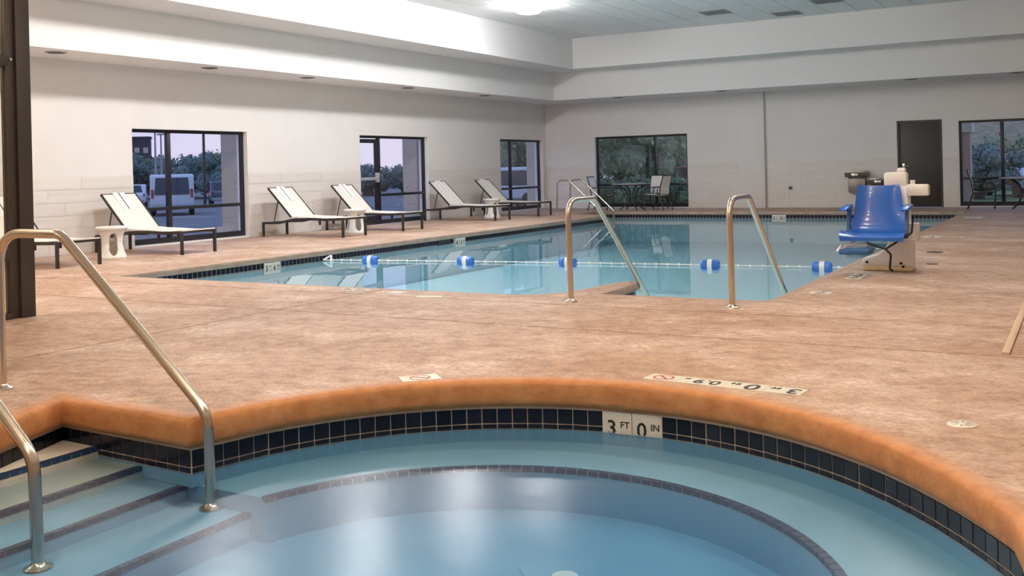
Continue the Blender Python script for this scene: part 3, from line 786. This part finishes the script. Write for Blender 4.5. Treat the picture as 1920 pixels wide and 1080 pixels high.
# ------------------------------------------------------------------ pool lift
def make_lift():
    t = tag(empty('pool_lift', (-1.82, 11.15, 0)), 'white pool lift with a blue moulded seat standing on the right pool edge', 'pool lift')
    # base: low cream skirt, white housing sloping up to the mast
    MB().box(-.25, .24, -.13, .13, 0, .055).build('base_skirt', 'lift_cream', t, bevel=.02)
    MB().extr([(-.26, .05), (.24, .05), (.24, .40), (.03, .40), (-.01, .26), (-.10, .17), (-.26, .125)], 1, -.12, .12).build('housing', 'lift_white', t, bevel=.015)
    for x, z in ((-.21, .09), (.13, .085), (.15, .05)): MB().tube([(x, -.116, z), (x, -.132, z)], .014, 10).build('bolt', 'black_strap', t)
    MB().box(.06, .20, .03, .17, .05, .88).build('mast', 'lift_white', t, bevel=.012)
    MB().box(.17, .30, -.10, .06, .32, .50).build('control_box', 'lift_white', t, bevel=.012)
    h = MB().box(-.05, .18, .04, .20, .86, 1.03).build('motor_cover', 'lift_white', t, bevel=.025)
    MB().box(.08, .165, .06, .15, 1.02, 1.075).build('cover_cap', 'lift_white', h, bevel=.02)
    MB().box(.18, .40, -.02, .10, .78, .90).build('actuator_arm', 'lift_white', t, bevel=.02)
    MB().tube([(.24, .03, .88), (.24, .03, .945)], .025, 10).build('arm_pin', 'lift_white', t, smooth=True)
    # seat shell
    sy0, sy1 = -.42, -.02
    def shell(pr, th, wf):
        m = MB(); n = len(pr); K = 10; V = []
        for l in (0, 1):
            for i, (y, z) in enumerate(pr):
                a = pr[max(0, i-1)]; b = pr[min(n-1, i+1)]; ty, tz = b[0]-a[0], b[1]-a[1]; L_ = math.hypot(ty, tz); ny, nz_ = -tz/L_, ty/L_
                for k in range(K+1):
                    u = 2*k/K-1; w = wf[i]; lift = .035*abs(u)**3
                    V.append((u*w, y-ny*(th*l-lift) if False else y+ny*(lift-th*l), z+nz_*(lift-th*l)))
        g = lambda l, i, k: l*n*(K+1)+i*(K+1)+k
        for i in range(n-1):
            for k in range(K):
                m.f.append((g(0, i, k), g(0, i, k+1), g(0, i+1, k+1), g(0, i+1, k))); m.f.append((g(1, i, k+1), g(1, i, k), g(1, i+1, k), g(1, i+1, k+1)))
            m.f.append((g(0, i, 0), g(0, i+1, 0), g(1, i+1, 0), g(1, i, 0))); m.f.append((g(0, i+1, K), g(0, i, K), g(1, i, K), g(1, i+1, K)))
        for k in range(K):
            m.f.append((g(0, 0, k+1), g(0, 0, k), g(1, 0, k), g(1, 0, k+1))); m.f.append((g(0, n-1, k), g(0, n-1, k+1), g(1, n-1, k+1), g(1, n-1, k)))
        m.v = V; return m
    pr = [(-.625, .35), (-.628, .382), (-.605, .40), (-.50, .415), (-.38, .40), (-.28, .405), (-.21, .43), (-.17, .50), (-.145, .62), (-.125, .76), (-.11, .87), (-.10, .895)]
    wf = [.30, .31, .315, .31, .30, .285, .275, .26, .245, .23, .215, .20]
    s = shell(pr, .03, wf).build('seat_shell', 'blue_plastic', t, smooth=True); s.location = (-.07, 0, 0)
    for sd in (-1, 1):
        a = empty('armrest', (-.07, 0, 0), 0, t)
        MB().extr([(-.46, .64), (-.16, .66), (-.14, .70), (-.20, .705), (-.46, .675), (-.49, .655)], 0, sd*.30-.04, sd*.30+.04).build('arm_pad', 'blue_plastic', a, bevel=.012)
        MB().extr([(-.34, .36), (-.26, .36), (-.18, .66), (-.26, .66)], 0, sd*.285-.015, sd*.285+.015).build('arm_support', 'blue_pad', a)
    MB().bar((-.02, -.42, .36), (.10, -.02, .34), .10, .05).build('seat_beam', 'lift_white', t)
    fo = empty('footrest', (-.07, 0, 0), 0, t)
    MB().tube(fillet([(-.17, -.45, .36), (-.29, -.62, .26), (-.305, -.78, .25), (-.30, -.56, .30), (-.05, -.54, .305)], .03), .016, 8).build('foot_frame', 'lift_white', fo, smooth=True)
    MB().box(-.28, .01, -.82, -.56, .225, .275).build('foot_plate', 'blue_pad', fo, bevel=.008)
    MB().tube(fillet([(-.12, -.60, .33), (.06, -.62, .27), (.28, -.40, .42), (.27, -.22, .56)], .04), .010, 8).build('seat_belt', 'black_strap', t, smooth=True)
    MB().tube(fillet([(.06, -.60, .27), (.08, -.42, .20), (.03, -.20, .03), (.05, -.16, .012)], .04), .010, 8).build('belt_tail', 'black_strap', t, smooth=True)
    return t
make_lift()

# ------------------------------------------------------------------ drinking fountains
def fountain(x, z, w, lab):
    t = tag(empty('drinking_fountain', (x, YB-.01, z)), lab, 'fountain', 'wall drinking fountains')
    MB().box(-w*.42, w*.42, -.22, 0, -.52, -.13).build('cabinet', 'fountain_metal', t, bevel=.02)
    MB().extr([(-.46, -.03), (-.46, .0), (0, .02), (0, -.13), (-.38, -.13)], 0, -w/2, w/2).build('bowl', 'fountain_metal', t, bevel=.012)
    MB().box(-w*.40, w*.40, -.40, -.06, -.004, .012).build('basin_top', 'fountain_steel', t, bevel=.004)
    MB().tube(fillet([(.10, -.08, .0), (.10, -.08, .05), (.10, -.14, .06)], .02), .012, 8).build('bubbler', 'stainless', t, smooth=True)
    MB().box(-.08, .08, -.475, -.455, -.10, -.04).build('push_bar', 'fountain_steel', t, bevel=.004)
fountain(-4.98, .90, .50, 'grey wall drinking fountain, the higher one, left of the pair')
fountain(-4.44, .72, .50, 'grey wall drinking fountain, the lower one, partly behind the pool lift')

# ------------------------------------------------------------------ glazed screen with dark post at the left
gs = tag(empty('glass_screen', (-7.9, 5.42, 0)), 'floor-to-ceiling glass screen in a dark bronze frame at the left edge', 'glass screen')
ZT = 3.0
def scr(name, y0, y1, z0, z1, x0=-.05, x1=.05, m='bronze_frame', bev=.003): return MB().box(x0, x1, y0, y1, z0, z1).build(name, m, gs, bevel=bev)
scr('end_post', -.13, .0, 0, ZT, -.05, .05)
scr('inner_stile', -.215, -.13, 0, ZT, -.045, .025)
for a, b in ((-2.2, -.215), (-4.3, -2.3), (-6.4, -4.4)):
    scr('bottom_rail', a, b, 0, .05, -.04, .04); scr('low_rail', a, b, .49, .60, -.04, .03); scr('transom', a, b, 2.13, 2.22, -.05, .06); scr('head_rail', a, b, ZT-.08, ZT, -.04, .04)
    for z0, z1 in ((.05, .49), (.60, 2.13), (2.22, ZT-.08)): scr('pane', a, b, z0, z1, -.005, .005, 'screen_glass', 0)
    scr('post', a-.10, a, 0, ZT)
for y in (-.40, -.16): pass
MB().tube([(.05, -.19, 2.185), (.072, -.19, 2.185)], .012, 10).build('bolt', 'stainless', gs)

# ------------------------------------------------------------------ deck markers and lids
def no_diving(par, x, y, r, z):
    m = MB(); n = 28; vs = []; fs = []
    for k in range(n):
        a = 2*PI*k/n
        for rr in (r, r*.82): vs.append((x+rr*math.cos(a), y+rr*math.sin(a), z))
    for k in range(n): fs.append((2*k, 2*((k+1) % n), 2*((k+1) % n)+1, 2*k+1))
    m.add(vs, fs); c = .71*r; w = .07*r
    m.add([(x-c-w, y+c-w, z), (x-c+w, y+c+w, z), (x+c+w, y-c+w, z), (x+c-w, y-c-w, z)], [(0, 3, 2, 1)])
    m.build('prohibition_ring', 'red_print', par, recalc=False)
    d_ = MB()
    d_.add([(x-.45*r, y+.35*r, z-.0004), (x-.3*r, y+.5*r, z-.0004), (x+.25*r, y-.1*r, z-.0004), (x+.1*r, y-.28*r, z-.0004)], [(0, 3, 2, 1)])
    d_.add([(x+(.3+.13*math.cos(2*PI*k/10))*r, y+(-.36+.13*math.sin(2*PI*k/10))*r, z-.0004) for k in range(10)], [tuple(range(10))])
    d_.build('diver_figure', 'black_print', par, recalc=False)
def deck_marker(loc, rz, tiles, lab, wid=.15, group=None, name='depth_marker'):
    """tiles: list of (width, [(text,size,dx,dy)] or 'icon'); local x is the reading direction"""
    t = tag(empty(name, loc, rz), lab, 'depth marker', group); tot = sum(w for w, c in tiles); x = -tot/2
    for w, c in tiles:
        ti = MB().box(x+.001, x+w-.001, -wid/2, wid/2, -.006, .0025).build('marker_tile', 'marker_tile', t)
        if c == 'icon': no_diving(ti, x+w/2, 0, min(w, wid)*.40, .0035)
        elif c:
            for s_, sz, dx, dy in c: obj('lettering', text_mesh(s_, sz, 'black_print', .0004), ti, (x+w/2+dx, dy, .0034))
        x += w
    return t
deck_marker((-1.68, 5.10, 0), PI-.085, [(.20, [('3', .15, -.045, 0), ('FT', .05, .055, -.03)]), (.22, [('0', .17, -.04, 0), ('IN', .05, .06, -.03)]), (.26, [('0.9', .125, -.03, 0), ('M', .04, .095, -.035)]), (.19, 'icon')],
            'cream tile strip reading 3 FT 0 IN on the deck behind the hot tub', .145)
deck_marker((-3.26, 4.595, 0), PI+.82, [(.22, 'icon')], 'single cream no-diving tile on the deck behind the hot tub', .15, name='no_diving_tile')
deck_marker((-6.33, 7.83, 0), 0, [(.17, [('3', .15, -.03, 0), ('FT', .05, .05, -.02)]), (.17, [('6', .15, -.03, 0), ('IN', .05, .05, -.02)])], 'white depth marker tiles at the near pool edge, left pair')
deck_marker((-5.85, 7.81, 0), 0, [(.15, 'icon'), (.15, None)], 'white no-diving marker tiles at the near pool edge, right pair')
deck_marker((-5.29, 7.64, 0), .2, [(.24, None)], 'plain cream tile on the deck before the near pool edge', .11, name='deck_tile')
deck_marker((-2.06, 9.02, 0), PI/2, [(.16, [('4', .13, -.03, 0), ('FT', .045, .045, -.02)])], 'worn white marker tile beside the right pool handrail', .18)
deck_marker((-2.02, 10.50, 0), PI/2, [(.20, [('4', .15, -.03, 0), ('FT', .05, .05, -.02)]), (.20, [('0', .15, -.03, 0), ('IN', .05, .05, -.02)]), (.20, 'icon')], 'white marker tile strip in front of the pool lift', .15)
deck_marker((-2.03, 16.2, 0), PI/2, [(.24, [('4', .15, -.03, 0), ('FT', .05, .05, -.02)]), (.24, 'icon')], 'white marker tiles on the deck beyond the pool lift', .2)
deck_marker((-1.95, 21.65, 0), PI/2, [(.3, [('5', .15, -.03, 0), ('FT', .05, .05, -.02)]), (.3, 'icon')], 'white marker tiles on the deck at the far right pool corner', .3)
def lid(x, y, r, m, lab):
    t = tag(empty('floor_drain', (x, y, 0)), lab, 'drain lid')
    MB().lathe([(r, -.005), (r, .003), (r*.93, .006)], 32).build('rim', m, t, smooth=True)
    sl = MB()
    for k in range(8):
        a = k*PI/4; sl.bar((math.cos(a)*r*.3, math.sin(a)*r*.3, .0063), (math.cos(a)*r*.75, math.sin(a)*r*.75, .0063), r*.10, .001)
    sl.build('slots', 'grille_grey', t)
lid(-.49, 4.72, .062, 'marker_tile', 'round white drain lid on the deck right of the hot tub')
lid(-1.66, 13.44, .10, 'dark_metal', 'round dark drain lid on the deck behind the pool lift')
lid(-1.50, 11.9, .06, 'dark_metal', 'small dark drain lid on the deck close to the pool lift')
t = tag(MB().box(-.455, -.41, 6.52, 9.6, -.005, .014).build('deck_strip', 'deck_strip', bevel=.004), 'pale raised strip on the deck at the right edge of the picture', 'trim strip')

# ------------------------------------------------------------------ ceiling lamps, recessed cans and grilles
def make_lamp(nm, m):
    t = empty(nm)
    MB().lathe([(.16, .12), (.16, .10), (.10, .085), (.09, .06)], 32).build('canopy', 'white_plastic', t, smooth=True)
    MB().lathe([(.05, .065), (.17, .065), (.18, .055), (.17, .05)], 40).build('reflector_rim', 'white_plastic', t, smooth=True)
    MB().lathe([(.15, .055), (.22, .045), (.262, .01), (.275, -.015), (.265, -.04), (.22, -.068), (.14, -.084), (.07, -.09), (.01, -.092)], 24).build('lens', m, t, smooth=True)
    return t
lp = make_lamp('ceiling_lamp', 'lamp_glass'); lw = make_lamp('ceiling_lamp', 'lamp_glass_warm'); ld = make_lamp('ceiling_lamp', 'lamp_glass_dim'); first = {0: True, 1: True, 2: True}
rowname = {-10.1: 'left', -1.95: 'right'}
for x in (-10.1, -1.95):
    for k in range(8 if x < -5 else 7):
        y = (18.4 if x < -5 else 15.5)-2.9*k; warm = 1 if y < 7 else 2 if x > -5 else 0
        src = (lp, lw, ld)[warm]; o = src if first[warm] else copy_tree(src); first[warm] = False
        o.location = (x+(.05 if k == 0 and x < -5 else 0), y, Z3-.12)
        lab = 'glowing round ceiling lamp above the left side of the pool' if (k == 0 and x < -5) else 'round ceiling lamp overhead, out of the picture'
        tag(o, lab, 'ceiling lamp', 'round ceiling lamps')
def can(x, y, lab, g):
    t = tag(empty('recessed_downlight', (x, y, Z1)), lab, 'downlight', g)
    MB().lathe([(.15, 0), (.15, -.008), (.12, -.010), (.12, 0)], 28, cap=False).build('trim_ring', 'grille_grey', t, smooth=True)
    MB().lathe([(.122, -.002), (.03, -.003)], 28).build('dark_baffle', 'dark_recess', t)
ordn = ['nearest the dark screen post', 'second from the dark screen post', 'third from the dark screen post', 'fourth from the dark screen post', 'last before the room corner']
for (y, n_) in zip((9.48, 12.47, 14.97, 18.3, 21.6), ordn): can(-13.12, y, 'unlit recessed downlight under the left soffit, '+n_, 'left soffit downlights')
for (x, n_) in zip((-10.95, -8.08, -3.5, -1.3), ('nearest the room corner', 'left of the pilaster', 'above the dark door', 'at the right picture edge')): can(x, Y1+.28, 'unlit recessed downlight under the back soffit, '+n_, 'back soffit downlights')
def grille(x, y, lab):
    t = tag(empty('ceiling_vent', (x, y, Z3-.012)), lab, 'vent', 'ceiling air vents')
    MB().box(-.29, .29, -.29, .29, -.006, 0).build('backing', 'dark_recess', t)
    f_ = MB().box(-.30, .30, -.30, -.26, -.014, 0).box(-.30, .30, .26, .30, -.014, 0).box(-.30, -.26, -.26, .26, -.014, 0).box(.26, .30, -.26, .26, -.014, 0).build('frame', 'grille_grey', t)
    s_ = MB().box(-.26, .26, -.012, .012, -.013, -.007).mesh('slat', 'grille_grey')
    for k in range(8): obj('slat', s_, t, (0, -.227+k*.065, 0))
grille(-7.2, 21.97, 'square dark air vent in the ceiling, left of the three'); grille(-5.9, 23.2, 'square dark air vent in the ceiling nearest the back wall'); grille(-4.73, 21.95, 'square dark air vent in the ceiling at the top picture edge')

# ------------------------------------------------------------------ outdoors
GZ = -.6
g = tag(MB().box(-120, XL-3.2, -20, 120, GZ-.1, GZ).build('parking_lot', 'asphalt'), kind='structure')
tag(MB().box(XL-3.2, XL-TH, -20, YB+3, GZ-.1, -.14).build('sidewalk_left', 'sidewalk'), kind='structure')
tag(MB().box(XL-3.2, 60, YB+3, 120, GZ-.1, GZ+.15).build('lawn', 'lawn'), kind='structure')
tag(MB().box(XL-TH, 20, YB+TH, YB+3, GZ-.1, -.14).build('sidewalk_back', 'sidewalk'), kind='structure')
def car(loc, rz, L, Wd, H, paint, lab, van=False):
    t = tag(empty('van' if van else 'car', loc, rz), lab, 'van' if van else 'car')
    # local: length along x, rear towards -x
    if van: prof = [(-L/2, .35), (-L/2+.03, .95), (-L/2+.16, H-.10), (-L/2+.30, H), (L/2-1.7, H), (L/2-1.0, 1.05), (L/2-.1, .9), (L/2, .6), (L/2, .35)]
    else: prof = [(-L/2, .35), (-L/2+.02, .85), (-L/2+.35, .95), (-L/2+.8, H), (L/2-2.0, H), (L/2-1.3, .95), (L/2-.15, .8), (L/2, .55), (L/2, .35)]
    MB().extr(prof, 1, -Wd/2, Wd/2).build('body', paint, t, bevel=.10, seg=3)
    z0, z1 = (1.0, H-.16) if van else (.95, H-.06)
    gl = MB()
    if van: gl.add([(-L/2+.0, -Wd*.40, z0), (-L/2+.0, Wd*.40, z0), (-L/2+.13, Wd*.37, z1), (-L/2+.13, -Wd*.37, z1)], [(0, 1, 2, 3)]); gl.add([(-L/2+.1, -Wd*.4, z0), (-L/2+.1, Wd*.4, z0), (-L/2+.2, Wd*.37, z1), (-L/2+.2, -Wd*.37, z1)], [(3, 2, 1, 0)])
    else: gl.add([(-L/2+.36, -Wd*.40, z0+.03), (-L/2+.36, Wd*.40, z0+.03), (-L/2+.74, Wd*.34, z1), (-L/2+.74, -Wd*.34, z1)], [(0, 1, 2, 3)])
    gl.build('rear_window', 'car_glass', t, recalc=False)
    sg = MB()
    for s in (-1, 1): sg.extr([(-L/2+.45 if van else -L/2+.75, z0), (L/2-1.4, z0), (L/2-1.85 if van else L/2-2.0, z1), (-L/2+.5 if van else -L/2+1.0, z1)], 1, s*(Wd/2-.01), s*(Wd/2+.004))
    sg.build('side_windows', 'car_glass', t)
    for s in (-1, 1): MB().box(-L/2-.01, -L/2+.08, s*Wd*.45-.05, s*Wd*.45+.05, .75 if not van else .85, .92 if not van else 1.25).build('tail_light', 'tail_light', t)
    MB().box(-L/2-.06, -L/2+.1, -Wd*.47, Wd*.47, .36, .55).build('rear_bumper', 'lamp_post', t, bevel=.03)
    for x in (-L/2+.85, L/2-.85):
        for s in (-1, 1): MB().tube([(x, s*(Wd/2-.2), .33), (x, s*(Wd/2+.01), .33)], .33, 20).build('wheel', 'tyre', t)
def ray(px, py):
    return fw + r2*((px-960)/F_PX) - u2*((py-CY)/F_PX) if False else Vector(fw)+r2*((px-960)/F_PX)-u2*((py-CY)/F_PX)
def at_depth(px, depth, z):
    d_ = ray(px, CY); p = d_*depth; return Vector((p.x, p.y, z))
head = math.atan2(.70, -.79)
car(at_depth(322, 49, GZ), head, 4.8, 1.95, 1.95, 'van_paint', 'white van seen from behind through the leftmost window', True)
car(at_depth(244, 60, GZ), head, 4.4, 1.8, 1.45, 'van_paint', 'silver car left of the van, seen through the leftmost window')
car(at_depth(420, 62, GZ), head, 4.4, 1.8, 1.5, 'car_dark', 'dark car right of the van, seen through the leftmost window')
car(at_depth(965, 50, GZ), head+.6, 4.6, 1.9, 1.9, 'van_paint', 'pale van seen through the window at the room corner', True)
car(at_depth(1292, 42, GZ+.15), PI/2, 4.4, 1.8, 1.6, 'car_red', 'red car seen at the right side of the wide back window')
car(at_depth(1915, 42, GZ+.15), PI/2+.5, 4.4, 1.8, 1.5, 'van_paint', 'white car seen at the right picture edge through the window')
def tree(loc, h, r, m, lab, cat='tree', n=30, seed=0, grp=None, trunk=True):
    rnd = random.Random(seed); t = tag(empty('tree' if cat == 'tree' else 'shrub', loc), lab, cat, grp)
    if trunk: MB().tube([(0, 0, 0), (.05, .03, h*.3), (0, .08, h*.62)], [r*.11, r*.08, r*.05], 8).build('trunk', 'bark', t, smooth=True)
    lumps = []
    for k in range(n):
        a = rnd.uniform(0, 2*PI); s = min(r*rnd.uniform(.20, .40), h*.24); q_ = rnd.uniform(0, .8)*r; lumps.append((q_*math.cos(a), q_*math.sin(a), rnd.uniform(h*.30 if trunk else s*.7, h-s), s))
    bm = bmesh.new()
    for x, y, z, s in lumps: bmesh.ops.create_icosphere(bm, subdivisions=2, radius=s*.72, matrix=Matrix.Translation((x, y, z)))
    V = []; F = []; L = .035*r+.03
    for x, y, z, s in lumps:
        for j in range(110):
            d_ = Vector((rnd.gauss(0, 1), rnd.gauss(0, 1), rnd.gauss(0, 1))).normalized(); p = Vector((x, y, z))+d_*s*rnd.uniform(.7, 1.08)
            u_ = Vector((rnd.gauss(0, 1), rnd.gauss(0, 1), rnd.gauss(0, 1))); u_ = (u_-d_*u_.dot(d_)*.6).normalized(); w_ = u_.cross(d_).normalized(); i = len(V); l_ = L*rnd.uniform(.6, 1.4)
            V += [p-u_*l_, p+w_*l_*.5, p+u_*l_, p-w_*l_*.5]; F.append((i, i+1, i+2, i+3))
    me2 = bpy.data.meshes.new('leaves'); me2.from_pydata(V, [], F); me2.materials.append(M[m]); tag(obj('leaves', me2, t), kind='stuff')
    me = bpy.data.meshes.new('crown'); bm.to_mesh(me); bm.free(); me.materials.append(M[m]); obj('crown', me, t)
k = 0
for px, dep, h, r, m, lab in [(255, 88, 4.3, 4.2, 'foliage_blue', 'bluish tree left of the van, behind the leftmost window'), (300, 92, 3.9, 4.0, 'foliage', 'dark tree behind the van roof, seen through the leftmost window'),
                              (352, 86, 3.9, 3.9, 'foliage_blue', 'round bluish tree right behind the van, seen through the leftmost window'), (400, 90, 4.2, 4.2, 'foliage', 'tree above the dark car, seen through the leftmost window'),
                              (450, 84, 4.2, 4.2, 'foliage_blue', 'tree at the right side of the leftmost window'), (690, 80, 2.6, 4.2, 'foliage_blue', 'tree seen through the glass exit door'), (760, 84, 2.2, 4.0, 'foliage', 'tree seen through the pane beside the exit door'),
                              (945, 60, 6.2, 4.0, 'foliage', 'green tree at the left pane of the corner window'), (1000, 58, 6.4, 4.2, 'foliage_pale', 'pale green tree in the corner window')]:
    k += 1; tree(at_depth(px, dep, GZ), h, r, m, lab, seed=k)
for px, dep, h, r, m, lab in [(1118, 40, 5.6, 2.6, 'foliage_blue', 'bluish tree at the left edge of the wide back window'), (1160, 37, 5.4, 2.6, 'foliage_pale', 'pale leafy tree in the wide back window'), (1205, 44, 6.0, 3.0, 'foliage_blue', 'bluish tree left of the mullion in the wide back window'),
                              (1250, 39, 5.6, 2.8, 'foliage_pale', 'pale tree right of the mullion in the wide back window'), (1295, 48, 6.4, 3.2, 'foliage', 'tree at the right edge of the wide back window'),
                              (1835, 40, 2.3, 2.0, 'foliage_blue', 'bluish bush seen in the right-hand window'), (1872, 56, 2.6, 2.4, 'foliage', 'olive tree in the middle of the right-hand window'), (1935, 50, 3.0, 2.4, 'foliage_pale', 'pale tree at the right picture edge')]:
    k += 1; tree(at_depth(px, dep, GZ+.15), h, r, m, lab, seed=k, n=30)
for i, (px, dep) in enumerate([(1140, 33), (1180, 32), (1215, 34), (1262, 33)]):
    k += 1; tree(at_depth(px, dep, GZ+.15), 1.4, 1.3, 'foliage', ['low shrub at the left of the wide back window', 'low shrub behind the table in the wide back window', 'low shrub by the mullion of the wide back window', 'low shrub at the right of the wide back window'][i], 'shrub', 16, k, 'low shrubs outside', False)
hb = MB(); n = 24
hv = []
for i in range(n+1):
    x = -26+86*i/n
    for y, z in ((58, GZ), (66, 2.2+.5*math.sin(i*.9)), (78, 5.0+.8*math.sin(i*.6+1)), (95, 6.0+.6*math.sin(i*.4))): hv.append((x, y, z))
hb.add(hv, [(i*4+j, (i+1)*4+j, (i+1)*4+j+1, i*4+j+1) for i in range(n) for j in range(3)])
tag(hb.build('hillside', 'hill', smooth=True), 'brown scrubby hillside beyond the right-hand window', 'hill')
b = at_depth(262, 110, GZ)
t = tag(empty('distant_building', tuple(b), .8), 'dark distant building above the trees in the leftmost window', 'building')
MB().box(-1.2, 1.2, -1.1, 1.1, 0, 6.2).build('wall', 'far_building', t); MB().box(-1.3, 1.3, -1.2, 1.2, 6.2, 6.4).build('roof', 'far_building', t)
for j in range(2): MB().box(-.4+.9*j, .1+.9*j, -1.13, -1.09, 4.6, 5.2).build('window', 'stucco', t)
for px, dep, h, lab in [(292, 72, 5.2, 'pale lamp post left of the window mullion, outside'), (303, 78, 5.2, 'second pale lamp post left of the window mullion, outside'), (383, 58, 7.5, 'dark lamp post right of the van, outside')]:
    p = at_depth(px, dep, GZ); t = tag(empty('lamp_post', tuple(p)), lab, 'lamp post')
    mm = 'lamp_post' if h < 6 else 'dark_metal'
    MB().tube([(0, 0, 0), (0, 0, h)], [.09, .06], 8).build('pole', mm, t); MB().box(-.35, .35, -.12, .12, h-.05, h+.08).build('lamp_head', mm, t, bevel=.03)
for i, (y, lab) in enumerate([(14.78, 'tan outside pier by the leftmost window'), (20.90, 'tan outside pier by the glass exit door'), (27.35, 'tan outside pier by the corner window')]):
    t = tag(empty('outside_pier', (XL-.9, y, -.14)), lab, 'pier', 'tan piers outside the left wall')
    MB().box(-.22, .22, -.32, .32, .14, 4.2).build('shaft', 'stucco', t); MB().box(-.30, .30, -.40, .40, 0, .30).build('plinth', 'stucco', t, bevel=.02)
t = tag(empty('outside_column', (-2.65, YB+1.0, -.14)), 'pale outside column at the left of the right-hand window', 'column')
MB().box(-.18, .18, -.2, .2, 0, 3.4).build('shaft', 'stucco', t); MB().box(-.24, .24, -.26, .26, 1.95, 2.25).build('cap_band', 'marker_tile', t)
